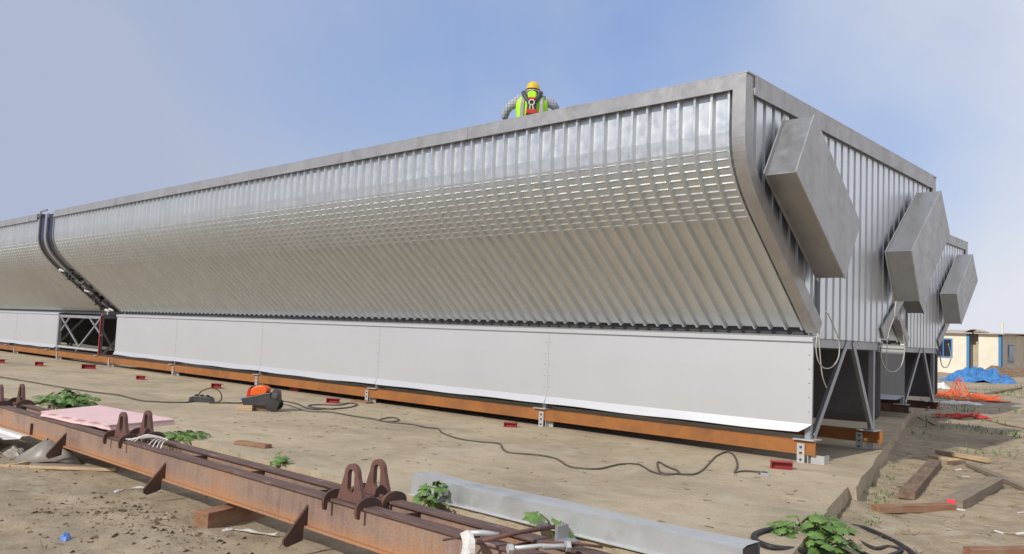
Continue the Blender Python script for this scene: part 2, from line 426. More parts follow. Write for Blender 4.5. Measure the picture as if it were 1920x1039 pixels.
def end_sheet(X, sgn=1):
    """vertical corrugation closing the end between the two curved sides"""
    def zb(y, prof):
        pr = sorted(prof)
        for a, c in zip(pr, pr[1:]):
            if a[0] <= y <= c[0] and c[0] > a[0]:
                t = (y-a[0])/(c[0]-a[0]); return a[1]*(1-t)+c[1]*t
        return None
    b = MB(); y = -2.12; bp = []
    per = .262
    while y < 5.5:
        bp += [(y, 1), (y+.170, 1), (y+.182, 0), (y+.250, 0)]; y += per
    bp = [q for q in bp if q[0] < 5.46]
    for y, h in bp:
        z = 1.76
        if y < .16: z = max(1.76, (zb(y, LP) or 4.2)+.03)
        rb = RP[-1][0]
        if y > rb: z = max(1.76, (zb(y, RP) or 4.2)+.03)
        xx = X+sgn*(-.090+.078*h)
        b.v += [(xx, y, z), (xx, y, 4.86)]
    n = len(bp)
    b.f = [(2*i, 2*i+2, 2*i+3, 2*i+1) for i in range(n-1)]
    return b
def trim_sweep(prof, X, sgn, side=-1):
    """L-shaped edge trim following the side profile; side -1 front, +1 back; sgn +1: end faces +X"""
    pr = [(prof[0][0], 5.0)]+list(prof[1:])
    ns = []
    for i in range(len(pr)):
        a = pr[max(i-1, 0)]; c = pr[min(i+1, len(pr)-1)]; d = Vector((c[0]-a[0], c[1]-a[1])).normalized()
        ns.append((side*abs(d.y), -abs(d.x)))
    sec = [(.030, .055), (-.15, .055), (-.15, .030), (.006, .030), (.006, -.15), (.030, -.15)]
    b = MB(); m = len(sec)
    for p, n in zip(pr, ns):
        for sx, h in sec: b.v.append((X+sgn*sx, p[0]+n[0]*h, p[1]+n[1]*h))
    b.f = [(i*m+k, i*m+(k+1) % m, (i+1)*m+(k+1) % m, (i+1)*m+k) for i in range(len(pr)-1) for k in range(m)]
    b.f += [tuple(range(m)), tuple((len(pr)-1)*m+k for k in range(m))]
    return b
PIT = 4.908
def skirt_panel(xa, xb, cut=False, y=0.0, sg=-1):
    """xa > xb; sheet with a kicked out, slightly wavy lower lip"""
    b = MB(); n = 26; rows = [(1.70, 0), (1.30, .0), (.85, 0), (.545, 0), (.485, .025), (.425, .056)]
    for j, (z, o) in enumerate(rows):
        for i in range(n+1):
            x = xa-.006+(xb-xa+.012)*i/n
            if cut and j == len(rows)-1 and i == 0: x -= .17
            if cut and j == len(rows)-2 and i == 0: x -= .07
            w = 0
            if j >= 4: w = -.022*math.sin(math.pi*i/n)*(.6+.4*math.sin(xa*3))+.006*math.sin(x*2.9+1)
            bow = .008*math.sin(math.pi*i/n)*math.sin(math.pi*min(1, (1.7-z)/1.3))
            b.v.append((x, y+sg*(o+bow), z+w))
    m = n+1
    b.f = [(j*m+i, j*m+i+1, (j+1)*m+i+1, (j+1)*m+i) for j in range(len(rows)-1) for i in range(n)]
    return b
def solid(o, th=.004):
    s = o.modifiers.new('solidify', 'SOLIDIFY'); s.thickness = th; s.offset = 0; return o
def dots(pts, r=.012, n=(0, -1, 0)):
    b = MB(); n = Vector(n)
    a = n.cross(Vector((0, 0, 1))).normalized() if abs(n.z) < .9 else Vector((1, 0, 0)); c = n.cross(a)
    for p in pts:
        p = Vector(p); vs = [p+(a*math.cos(k*math.pi/3)+c*math.sin(k*math.pi/3))*r for k in range(6)]+[p+n*.009]
        b.add(vs, [(k, (k+1) % 6, 6) for k in range(6)])
    return b
def module(x0, label, loc=(0, 0, 0), length=24.54, first_skirt=0, both=False, near=True, trimmed=True):
    root = empty('clad_steel_module', loc, label=label, cat='industrial module', group='corrugated clad steel modules')
    x1 = x0-length
    c = corr_sheet(LP, -1, x0-.02, x1).build('front_cladding', 'pan', root, recalc=False); solid(c, .003)
    c = corr_sheet(RP, 1, x0-.02, x1, crimps=near).build('back_cladding', 'pan', root, recalc=False); solid(c, .003)
    solid(end_sheet(x0).build('end_cladding', 'endpan', root, recalc=False), .003)
    solid(end_sheet(x1, -1).build('end_cladding', 'endpan', root, recalc=False), .003)
    if trimmed: trim_sweep(LP, x0, 1, -1).build('edge_trim', 'trim', root)
    trim_sweep(RP, x0, 1, 1).build('edge_trim', 'trim', root)
    nf = 5; ln = (length-.15)/nf
    for yy, s in ((-2.19, -1), (5.54, 1)):
        for k in range(nf):
            a = x0-.151-(ln*k if k else 0); e = x0-.15-ln*(k+1)
            o = .0015*(k % 2)
            b = MB()
            b.box((e+.004, min(yy+s*.03, yy+s*(.055+o)), 4.815), (a, max(yy+s*.03, yy+s*(.055+o)), 5.0))
            b.box((e+.004, min(yy-s*.30, yy+s*(.055+o)), 5.001), (a, max(yy-s*.30, yy+s*(.055+o)), 5.02+o))
            b.box((e+.004, min(yy-s*.30, yy-s*.28), 4.7), (a, max(yy-s*.30, yy-s*.28), 5.0))
            b.build('top_fascia', 'trim', root)
    for X, s in ((x0, 1), (x1, -1)):
        for ya, yb, o in ((-2.24, .36, 0), (.363, 5.585, .002)):
            b = MB()
            b.box((min(X+s*.033, X+s*(.048+o)), ya if ya > -2 else -2.035, 4.765), (max(X+s*.033, X+s*(.048+o)), yb if yb < 5 else 5.385, 5.003))
            b.box((min(X-s*.19, X+s*(.048+o)), ya, 5.004), (max(X-s*.19, X+s*(.048+o)), yb, 5.024+o))
            b.build('end_fascia', 'trim', root)
    # roof deck (inside, behind the parapet)
    b = MB(); b.box((x1+.1, -1.78, 3.98), (x0-.1, 5.0, 4.03)); b.build('service_deck', 'frame', root)
    # ledge flashing under the cladding
    for yy, s in ((0, -1), (2.75, 1)):
        b = MB(); L0 = x0-.0-first_skirt
        A = lambda y: yy+s*y
        b.prism([(A(-.22), 1.80), (A(.035), 1.770), (A(.035), 1.705), (A(.016), 1.705), (A(.016), 1.752), (A(-.22), 1.785)], 0, x1, L0)
        b.build('ledge_flashing', 'skirt', root)
        b = MB(); b.box((x1, min(A(-.05), A(-.01)), 1.60), (x0-.02, max(A(-.05), A(-.01)), 1.70)); b.build('top_rail', 'frame', root)
        k = 0; xs = x0-first_skirt
        while xs > x1+.5:
            xe = max(x1, xs-PIT)
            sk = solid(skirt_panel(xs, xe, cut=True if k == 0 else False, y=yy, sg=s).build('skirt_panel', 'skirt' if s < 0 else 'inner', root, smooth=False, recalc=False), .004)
            if s < 0:
                ps = [(xs-.05, yy-.006, .52+.2*i) for i in range(6)]+[(xe+.06, yy-.006, .52+.2*i) for i in range(6)]
                proto_ = dots([(0, 0, 0)], .012)
                rv = None
                for q_ in ps:
                    if rv is None: rv = proto_.build('rivet', 'frame', sk); o_r = rv
                    else: o_r = rv.copy(); col.objects.link(o_r)
                    o_r.parent = sk; o_r.location = q_
                if k: sm_ = MB().box((xs-.02, yy-.008, .47), (xs+.02, yy-.0035, 1.69)); sm_.build('seam_strip', 'skirt', sk)
            xs = xe; k += 1
    # leg frames
    k = 0; X = x0-.03
    while X > x1-.1:
        b = lambda: MB()
        p = MB(); p.box((X-.10, .06, .335), (X-.02, .14, 1.76)); p.build('leg_post', 'frame', root)
        p = MB(); p.box((X-.10, 2.54, .335), (X-.02, 2.62, 1.76)); p.build('leg_post', 'frame', root)
        for q0, q1 in (((1.36, 1.74), (.16, .36)), ((1.58, 1.74), (2.46, .36))):
            p = MB(); p.bar((X, q0[0], q0[1]), (X, q1[0], q1[1]), .012, .09, up=(0, 1, 0)); p.bar((X-.04, q0[0]+.03, q0[1]), (X-.04, q1[0]+.03, q1[1]), .075, .012, up=(0, 1, 0))
            p.build('leg_brace', 'frame', root)
        p = MB(); p.box((X-.11, .055, 1.63), (X-.01, 2.69, 1.755)); p.build('cross_beam', 'frame', root)
        for yy in (.06, 2.50):
            p = MB(); p.box((X-.22, yy-.13, .316), (X+.08, yy+.17, .332)); p.build('foot_plate', 'zinc', root)
        X -= PIT; k += 1
    # inner liner so nothing shows through the hull
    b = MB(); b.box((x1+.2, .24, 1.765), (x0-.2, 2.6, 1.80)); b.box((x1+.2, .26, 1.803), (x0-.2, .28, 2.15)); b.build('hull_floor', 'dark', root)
    return root
def box_part(root, X, rect, d=.44):
    b = MB(); b.prism(rect, 0, X+.02, X+d); o = b.build('outlet_box', 'boxm', root, bevel=.006)
    cy = sum(p[0] for p in rect)/4; cz = sum(p[1] for p in rect)/4
    g = [(cy+(p[0]-cy)*1.014, cz+(p[1]-cz)*1.014) for p in rect]
    b = MB(); b.prism(g, 0, X+d-.016, X+d+.003); b.build('folded_rim', 'trim', o)
    g = [(cy+(p[0]-cy)*1.07, cz+(p[1]-cz)*1.05) for p in rect]
    b = MB(); b.prism(g, 0, X+.004+.03, X+.05); b.build('collar', 'trim', o); return o
BOX1 = [(-1.21, 4.62), (-1.73, 3.79), (-.10, 2.60), (.43, 3.44)]
BOX2 = [(4.32, 4.52), (2.74, 3.28), (3.20, 2.47), (4.88, 3.79)]
m1 = module(0, length=24.05, label='long galvanised module whose skirted front fills the picture, person on its roof')
box_part(m1, .03, BOX1); box_part(m1, .03, BOX2)
m2 = module(-25.45, trimmed=False, label='galvanised module at the far left edge beyond the dark curved gap', first_skirt=4.0)
m3 = module(0, 'shaded galvanised module standing right behind the nearest one', loc=(-2.0, 10.4, 0), near=False)
box_part(m3, .03, BOX1); box_part(m3, .03, BOX2)

# curved joint infill between the two front modules
j = empty('joint_infill', (-24.5, 0, 0), label='dark shiny curved infill strip with grey rib in the gap between two modules', cat='infill panel')
def strip(x1, x0, off, th, prof=LP):
    b = MB(); top = [(prof[0][0], 4.95)]+list(prof[1:])
    for i, p in enumerate(top):
        a = top[max(i-1, 0)]; c = top[min(i+1, len(top)-1)]; d = Vector((c[0]-a[0], c[1]-a[1])).normalized(); n = (-abs(d.y), -abs(d.x))
        for x in (x1, x0):
            for h in (off, off-th): b.v.append((x+24.5, p[0]+n[0]*h, p[1]+n[1]*h))
    m = len(top)
    for i in range(m-1):
        A = i*4; B = A+4
        b.f += [(A, A+2, B+2, B), (A+1, B+1, B+3, A+3), (A, B, B+1, A+1), (A+2, A+3, B+3, B+2)]
    b.f += [(0, 1, 3, 2), ((m-1)*4, (m-1)*4+2, (m-1)*4+3, (m-1)*4+1)]
    return b
strip(-24.07, -24.66, -.01, .02).build('infill_sheet', 'film', j, smooth=False)
strip(-24.84, -25.44, -.01, .02).build('infill_sheet', 'film', j, smooth=False)
strip(-24.66, -24.84, .04, .05).build('infill_rib', 'frame', j)
strip(-24.055, -24.09, .03, .06).build('edge_angle', 'trim', j); strip(-25.40, -25.44, .03, .06).build('edge_angle', 'trim', j)
b = MB()
for k in range(9):
    t = .1+.1*k; y = -1.5+1.66*t; z = 3.22-1.37*t
    rc = random.Random(k)
    for i in range(3):
        xx = rc.uniform(-.85, .2); ss_ = rc.uniform(.04, .13); yj = y+rc.uniform(-.08, .02)
        b.box((-ss_, -.03, -ss_*.5), (ss_, .03, ss_*.5), Matrix.Rotation(rc.uniform(-.8, .8), 3, 'X') @ Matrix.Rotation(rc.uniform(-.7, .7), 3, 'Z'), (xx, yj-.06, z-.02))
b.build('clip_row', 'dark', j)
b = MB()
for y, z, x in ((-1.45, 3.16, -.55), (-.72, 2.52, -.2), (.0, 1.93, .05), (.02, 1.90, -.3)): b.tube([(x-.22, y-.07, z), (x+.0, y-.12, z+.02), (x+.25, y-.08, z-.03)], [.03, .055, .02], 7)
b.build('torn_flashing', 'zinc', j)
b = MB(); b.bar((-.05, -2.2, 4.86), (-.8, -2.0, 5.05), .05, .05); b.bar((-.85, -2.26, 4.88), (-.85, -2.2, 5.10), .05, .05); b.bar((-.85, -2.2, 5.10), (-.30, -2.2, 5.10), .05, .05); b.build('top_bracket', 'trim', j)

# opening under the far module: braces and red post
o_ = empty('brace_frame', (-29.4, 0, 0), label='thin grey cross braces with one red post in the dark opening under the gap', cat='frame')
for a, c, w in (((0, .05, 1.62), (2.0, .05, .55), .05), ((.95, .05, 1.66), (.1, .05, 1.1), .05), ((2.7, .05, 1.68), (4.0, .05, 1.02), .05), ((3.9, .05, 1.66), (1.75, .05, .40), .05)):
    MB().bar(a, c, w, w).build('brace', 'frame', o_)
MB().box((-.05, .0, .46), (3.9, .09, .54)).build('sill_bar', 'zinc', o_)
MB().box((3.9, .0, .33), (3.96, .06, 1.72)).build('red_post', 'redtube', o_)
MB().box((-.12, -.02, .33), (0, .10, 1.72)).build('grey_post', 'frame', o_)

# orange beams and their brackets
def channel(xa, xb, y, back=1, name='orange_beam', label=''):
    b = MB(); z0, z1 = .115, .312
    b.box((xb, min(y, y+back*.01), z0+.012), (xa, max(y, y+back*.01), z1-.012))
    b.box((xb, min(y-back*.002, y+back*.13), z0), (xa, max(y-back*.002, y+back*.13), z0+.012)); b.box((xb, min(y-back*.002, y+back*.13), z1-.012), (xa, max(y-back*.002, y+back*.13), z1))
    b.box((xb, y+back*.12, z0+.012), (xa-.05, y+back*.128, z1-.012)) if back > 0 else None
    o = b.build(name, 'orange', recalc=True); tag(o, label, 'steel beam', 'floor beams under the modules'); return o
channel(.06, -51, -.02, label='long orange painted beam running under the bright front skirt')
channel(.10, -51, 2.56, label='orange painted beam under the back legs of the nearest module')
for i, (y, lab) in enumerate(((10.38, 'dark floor beam under the front skirt of the module behind'), (12.96, 'dark floor beam under the far right leg of the module behind'))):
    o = channel(-1.9, -51, y, label=lab); o.data.materials[0] = M['rustd']
def bracket(label, loc, sc=1):
    r = empty('beam_bracket', loc, label=label, cat='bracket', group='zinc brackets under the beams')
    b = MB()
    b.box((-.055, -.012, 0), (.055, 0, .115)); b.box((-.055, -.012, .115), (-.022, 0, .15)); b.box((.022, -.012, .115), (.055, 0, .15)); b.box((-.055, -.012, .15), (.055, 0, .27))
    b.box((-.055, 0, -.0), (.055, .12, .008)); b.build('angle_plate', 'zinc', r)
    b = MB()
    for z in (.045, .22):
        b.tube([(0, -.012, z), (0, -.026, z)], .017, 6)
    b.tube([(0, .04, 0), (0, .04, .11)], .012, 6); b.build('bolt', 'rustd', r)
    b = MB(); b.box((.09, .10, 0), (.19, .12, .10)); b.box((.09, .0, .0), (.10, .10, .11)); b.build('stiffener', 'zinc', r); return r
bl = ['zinc bracket bolted to the orange beam nearest the camera, beside a red block', 'zinc bracket on the orange beam right of the small red block', 'bracket on the orange beam standing on a scrap of wood', 'bracket on the orange beam directly behind the orange machine', 'rust stained bracket left of the orange machine', 'bracket under the beam below the right end of the dark gap', 'bracket under the beam below the braces', 'bracket under the beam at the left edge of the picture']
for i, X in enumerate((-.14, -4.97, -10.1, -14.8, -19.6, -24.4, -29.3, -34.3)): bracket(bl[i], (X, -.035, 0))
bracket('zinc bracket on the shaded end of the rear orange beam', (-.26, 2.53, 0))
tag(MB().box((-.02, .02, 0), (.17, .04, .12)).box((.15, .04, 0), (.17, .2, .12)).build('bent_plate', 'zinc'), 'small grey bent plate leaning behind the near end of the orange beam', 'steel plate')
tag(MB().box((-.3, -.14, 0), (.3, .06, .035), c=(-10.1, -.12, .002)).build('wood_offcut', 'woodr', bevel=.004), 'reddish wood scrap lying under a bracket of the orange beam', 'wood offcut')

# ---------------------------------------------------------------- red blocks
def red_block(px, py, rz, label, s=1.0):
    p = atg(px, py); r = MB(); L, Wd, H = .30*s, .15*s, .105*s
    r.box((-L/2, -Wd/2, 0), (L/2, Wd/2, .012)); r.box((-L/2, -Wd/2, H-.012), (L/2, Wd/2, H)); r.box((-L/2, -.006, .012), (L/2, .006, H-.012)); r.box((-L/2+.01, -Wd/2+.01, .012), (-L/2+.02, Wd/2-.01, H-.012))
    o = r.build('red_block', 'red', bevel=.002); o.location = (p.x, p.y, p.z+.002); o.rotation_euler = (0, 0, rz)
    return tag(o, label, 'steel block', 'short red steel blocks on the slab')
red_block(1465, 879, .5, 'red steel block nearest the camera, beside the cable plug', .95)
red_block(957, 801, .5, 'red steel block below the middle of the skirt, near a bracket', .8)
red_block(625, 756, .4, 'red steel block beside the looped cable right of the machine')
red_block(407, 728, .1, 'red steel block behind the black socket box', 1.1)
red_block(265, 712, .2, 'flat red steel block left of the socket box')
red_block(167, 692, .7, 'upright pinkish red block under the left skirt', 1.4)
red_block(75, 686, .2, 'dark red block in the shade at the left', 1.2)
red_block(3, 681, .2, 'red block cut off by the left picture edge', 1.2)
red_block(553, 734, .3, 'dark red block half hidden right behind the orange machine', .8)

# ---------------------------------------------------------------- rusty double beam with lugs
rb = empty('rusty_lifting_beam', (0, -7.8, 0), label='long rusty double beam with lifting lugs across the foreground', cat='steel beam')
def ibeam(yc, x0, x1, z0=.145, z1=.405, fw=.115):
    b = MB(); b.box((x0, yc-fw/2, z0), (x1, yc+fw/2, z0+.018)); b.box((x0, yc-fw/2, z1-.018), (x1, yc+fw/2, z1)); b.box((x0, yc-.03, z0+.018), (x1, yc-.018, z1-.018)); return b
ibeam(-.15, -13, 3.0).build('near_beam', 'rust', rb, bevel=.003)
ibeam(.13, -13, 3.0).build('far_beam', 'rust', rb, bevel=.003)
b = MB()
for k in range(16): b.box((-12.5+k, -.168, .165), (-12.49+k, .10, .385))
b.build('cross_stiffener', 'rustd', rb)
def lug(x, y, lean=0):
    b = MB(); out = []; inn = []; n = 26
    W0, W1, H = .150, .076, .262
    # outer outline: base wide, rounded top
    for k in range(n):
        t = k/(n-1); a = math.pi*t
        if t < .3: u = t/.3; out.append((W0+(W1-W0)*u, (H-W1)*u))
        elif t > .7: u = (1-t)/.3; out.append((-(W0+(W1-W0)*u), (H-W1)*u))
        else: a = (t-.3)/.4*math.pi; out.append((W1*math.cos(a), H-W1+W1*math.sin(a)))
    for k in range(n):
        t = k/(n-1)
        hw, hb, ht = .038, .055, .222
        if t < .3: u = t/.3; inn.append((hw*math.sin(min(1, u*3)*1.5708), hb+hw-hw*math.cos(min(1, u*3)*1.5708)+(ht-hb-2*hw)*max(0, (u-.333)*1.5)))
        elif t > .7: u = (1-t)/.3; inn.append((-hw*math.sin(min(1, u*3)*1.5708), hb+hw-hw*math.cos(min(1, u*3)*1.5708)+(ht-hb-2*hw)*max(0, (u-.333)*1.5)))
        else: a = (t-.3)/.4*math.pi; inn.append((hw*math.cos(a), ht-hw+hw*math.sin(a)))
    th = .018; z0 = .408
    for s in (-th, th):
        for p in out: b.v.append((x+p[0], y+s, z0+p[1]))
        for p in inn: b.v.append((x+p[0], y+s, z0+p[1]))
    for k in range(n-1):
        b.f += [(k, k+1, n+k+1, n+k), (2*n+k, 3*n+k, 3*n+k+1, 2*n+k+1), (k, 2*n+k, 2*n+k+1, k+1), (n+k, n+k+1, 3*n+k+1, 3*n+k)]
    b.f += [(0, n, 2*n-1, n-1), (2*n, 3*n-1, 4*n-1, 3*n)] if False else []
    # base strip below the slot
    b.f += [(n-1, 0, n), (n-1, n, 2*n-1), (3*n-1, 3*n, 2*n), (3*n-1, 4*n-1, 3*n), (0, n-1, 3*n-1, 2*n), (n, 3*n, 4*n-1, 2*n-1)]
    return b
def ear(x, y, dirx=1):
    """rounded collar plate hooking over the flange, normal X"""
    b = MB(); pts = []
    for k in range(13):
        a = math.pi*k/12; pts.append((y+.108*math.cos(a), .40+.07*math.sin(a)))
    pts += [(y-.108, .37), (y-.10, .335), (y-.078, .33), (y-.07, .402), (y+.07, .402), (y+.078, .33), (y+.10, .335), (y+.108, .37)]
    b.prism(pts, 0, x-.012, x+.012); return b
for lx in (.02, -3.84, -7.80, -11.4):
    for yy in (-.155, .125):
        x = lx+(.05 if yy < 0 else -.02)
        l = lug(x, yy-.0).build('lifting_lug', 'rustl', rb, bevel=.003)
        ear(x-.19, yy+.0).build('ear_plate', 'rustd', l); ear(x+.19, yy+.0).build('ear_plate', 'rustd', l)
for gx in (-.42, -2.73, -5.22, -8.42, 2.2):
    b = MB(); b.prism([(-.180, .31), (-.180, .165), (-.210, .165), (-.215, .06), (-.34, .03), (-.37, .05), (-.37, .085)], 0, gx-.012, gx+.012)
    b.build('gusset_plate', 'rustd', rb)
b = MB(); b.box((-6.32, -.21, .165), (-6.30, -.182, .30)); b.build('stub_plate', 'rustd', rb)

# ---------------------------------------------------------------- duct
d_ = empty('sheet_metal_duct', (-1.45, -6.1, 0), label='long flat grey sheet metal duct lying on the slab edge', cat='duct')
b = MB()
x0, x1 = 0, 3.52
def dq(x, y, z): return (x, y, z)
prof = [(.0, .02), (.0, .205), (.06, .215), (.25, .210), (.27, .02)]
b2 = MB(); nn = 30
for i in range(nn+1):
    x = x1*i/nn
    for k, (y, z) in enumerate(prof):
        w = .004*math.sin(x*3+k)+.004*noise.noise(Vector((x*2, k, 0)))
        b2.v.append((x, y+w-.02*math.sin(math.pi*i/nn), z+(w if z > .1 else 0)))
m = 5
b2.f = [(i*m+k, i*m+(k+1) % m, (i+1)*m+(k+1) % m, (i+1)*m+k) for i in range(nn) for k in range(m)]
b2.f += [(0, 1, 2, 3, 4)]
b2.build('duct_shell', 'duct', d_)
MB().prism([(.012, .025), (.012, .195), (.24, .20), (.26, .025)], 0, x1-.02, x1-.015).build('mouth_shade_plate', 'dark', d_)  # thin dark plate stands in for the shade inside the open duct
MB().box((0, -.045, .018), (x1-.1, -.012, .026)).build('lower_flange', 'zinc', d_)

# ---------------------------------------------------------------- orange machine
gp = atg(488, 770)
gr = empty('power_machine', (gp.x, gp.y, gp.z+.10), rz=.72, label='small orange and black machine on wood blocks with cables plugged in', cat='power tool')
b = MB(); b.prism([(-.29, .01), (.18, .0), (.24, .10), (.22, .25), (.10, .24), (-.08, .19), (-.33, .135)], 1, -.16, .16); b.build('tub_body', 'blackp', gr, bevel=.012)
b = MB(); b.prism([(-.18, .17), (.13, .22), (.15, .33), (.06, .38), (-.08, .37), (-.17, .30)], 1, -.13, .13); b.build('orange_hood', 'orangep', gr, bevel=.02)
b = MB(); b.prism([(-.25, .13), (-.182, .15), (-.175, .33), (-.22, .33)], 1, -.12, .12); b.build('red_front', 'redp', gr, bevel=.008)
b = MB(); b.tube([(-.20, -.07, .20), (-.17, -.07, .345), (-.05, -.07, .36), (.0, -.075, .24)], .018, 8); b.tube([(-.14, -.105, .16), (-.08, -.105, .30), (-.04, -.08, .37)], .014, 6); b.build('handle', 'black', gr, smooth=True)
b = MB(); b.tube([(.22, -.0, .16), (.24, -.0, .16), (.34, -.0, .15), (.36, 0, .15)], [.12, .16, .155, .11], 18); b.build('motor_drum', 'blackp', gr)
for yy in (-.15, .15): MB().tube([(.27, yy-.025, .03), (.27, yy+.025, .03)], .115, 20).build('wheel', 'black', gr)
MB().box((-.36, -.12, .10), (-.22, .12, .125)).build('blue_tray', 'bluep', gr, bevel=.004)
for (dx, dy, rz, lab, mt) in ((-.24, -.10, .75, 'pale wood block under the front of the orange machine', 'woodl'), (.02, .0, .85, 'darker wood block under the middle of the orange machine', 'woodd')):
    q = Vector((gp.x+dx*math.cos(.72)-dy*math.sin(.72), gp.y+dx*math.sin(.72)+dy*math.cos(.72), .002))
    o = MB().box((-.14, -.09, 0), (.14, .09, .105)).build('wood_block', mt, bevel=.004); o.location = q; o.rotation_euler = (0, 0, rz)
    tag(o, lab, 'wood block', 'wood blocks under the machine')
# socket box and cables
cp = atg(378, 754)
sb = empty('socket_box', (cp.x, cp.y, cp.z), rz=.6, label='flat black socket box lying on the slab left of the machine', cat='socket box')
MB().prism([(-.24, 0), (.24, 0), (.22, .09), (.16, .12), (-.16, .12), (-.22, .09)], 1, -.10, .10).build('housing', 'blackp', sb, bevel=.008)
b = MB()
for k in range(3): b.tube([(-.12+.12*k, -.0, .12), (-.12+.12*k, 0, .15)], .035, 12)
b.build('sockets', 'black', sb)
def cable(pxs, r, label, m='cable', lift=None, name='power_cable', cat='cable', sub=6):
    pts = []
    for i, q in enumerate(pxs):
        p = atg(q[0], q[1]); z = p.z+r*.9
        pts.append(Vector((p.x, p.y, z+(q[2] if len(q) > 2 else 0))))
    pts = smooth_pts(pts, sub)
    return tag(MB().tube(pts, r, 6).build(name, m, smooth=True), label, cat)
cable([(-10, 706), (60, 718), (150, 733), (220, 742), (262, 752), (300, 755), (345, 756), (362, 754)], .016, 'dark cable from the left picture edge to the black socket box')
cable([(392, 757), (410, 757), (450, 757), (470, 756)], .016, 'short dark cable between the socket box and the orange machine')
pl_ = [on_plane(a, c, 1, cp.y) for a, c in ((372, 746), (371, 738), (376, 732), (387, 728), (397, 731), (402, 740), (399, 750), (390, 757))]
pl_ = [Vector((p.x, p.y+.03*i, max(.016, p.z))) for i, p in enumerate(pl_)]
tag(MB().tube(smooth_pts(pl_, 5), .014, 6).build('power_cable', 'cable', smooth=True), 'cable standing up in a round loop over the socket box', 'cable')
cable([(522, 752), (555, 758), (580, 768), (610, 768), (650, 766), (670, 760), (655, 757), (635, 761), (600, 760), (578, 762), (590, 766), (628, 769)], .016, 'dark cable coiled in flat loops behind the red block right of the machine')
cable([(522, 757), (545, 762), (575, 772), (620, 774), (660, 781), (700, 787), (715, 791), (738, 792), (748, 788), (735, 784), (712, 788), (728, 793), (770, 797), (800, 803), (821, 805), (829, 813), (860, 824), (900, 830), (935, 833), (942, 842), (955, 850), (1010, 855), (1040, 861), (1052, 867), (1062, 874), (1080, 879), (1120, 881), (1145, 876), (1165, 872), (1195, 872), (1210, 879), (1222, 886), (1245, 892), (1270, 890), (1271, 885), (1252, 877), (1234, 868), (1234, 880), (1242, 889), (1275, 891), (1300, 891), (1316, 884), (1328, 872), (1343, 857), (1362, 849), (1374, 853), (1381, 865), (1382, 878), (1377, 888), (1385, 886), (1400, 885), (1425, 887)], .0125, 'long thin dark cable winding across the slab to a plug by the red block')
pp = atg(1430, 891); pg = empty('cable_plug', (pp.x, pp.y, 0.001), rz=.3, label='small black plug at the end of the long cable', cat='plug')
MB().tube([(-.05, 0, .02), (0, 0, .022), (.06, .01, .025)], [.014, .024, .02], 8).build('grip', 'blackp', pg); MB().box((-.02, -.045, 0), (.09, -.015, .03)).build('clamp', 'frame', pg)

# ---------------------------------------------------------------- timbers and offcuts
def board_px(a, c, w, h, label, m='woodd', name='timber', cat='timber', z=None, grp=None, tilt=0):
    p = atg(*a) if z is None else at(a[0], a[1], z); q = atg(*c) if z is None else at(c[0], c[1], z)
    d = q-p; L = math.hypot(d.x, d.y); ang = math.atan2(d.y, d.x)
    b = MB(); n = 8
    for i in range(n+1):
        x = L*i/n; j = .004*noise.noise(Vector((x*5, a[0], 0)))
        b.v += [(x, -w/2+j, 0), (x, w/2+j, 0), (x, w/2+j, h+j), (x, -w/2+j, h+j)]
    b.f = [(i*4+k, i*4+(k+1) % 4, i*4+4+(k+1) % 4, i*4+4+k) for i in range(n) for k in range(4)]+[(0, 1, 2, 3), (n*4, n*4+1, n*4+2, n*4+3)]
    o = b.build(name, m, bevel=.005); o.location = (p.x, p.y, p.z+.002 if z is None else z); o.rotation_euler = (0, -math.atan2(d.z, L) if z is None else 0, ang)
    return tag(o, label, cat, grp)
board_px((1700, 936), (1753, 874), .19, .10, 'dark brown beam pointing away from the camera on the right dirt', 'woodd')
board_px((1640, 962), (1785, 958), .13, .085, 'reddish brown beam lying crosswise with its end near the pink tag', 'woodr')
t3 = board_px((1786, 957), (1865, 912), .22, .13, 'thick grey brown beam with a pink tag on its end', 'woodg')
tg = MB().box((-.004, -.03, .03), (-.001, .06, .125)).build('pink_tag', paint('pink_tag', (.85, .06, .10), .5, amt=.05), t3)
board_px((1818, 875), (1935, 925), .14, .06, 'plank half sunk in the dirt at the right picture edge', 'woodg')
board_px((1757, 850), (1855, 868), .10, .07, 'pale split plank lying behind the others', 'woodl')
board_px((1742, 860), (1800, 868), .12, .06, 'short pale broken board under the pale split plank', 'woodl')
board_px((1780, 872), (1806, 870), .09, .06, 'tiny wood offcut in front of the pale planks', 'woodd')
board_px((1815, 1042), (1960, 1040), .14, .07, 'orange brown plank cut off by the lower right corner', 'woodr')
board_px((445, 833), (503, 841), .13, .05, 'short reddish wood offcut lying alone on the slab', 'woodr')
board_px((-20, 876), (215, 884), .05, .03, 'long thin pale lath on the dirt at the left', 'woodl')
board_px((60, 872), (230, 880), .12, .02, 'thin flat board beside the bent grey sheet', 'woodg')
board_px((14, 878), (52, 871), .04, .035, 'short pale stick crossing the thin lath', 'woodl')
o = board_px((375, 995), (520, 960), .16, .145, 'thick timber block propped under the rusty beam', 'woodr')

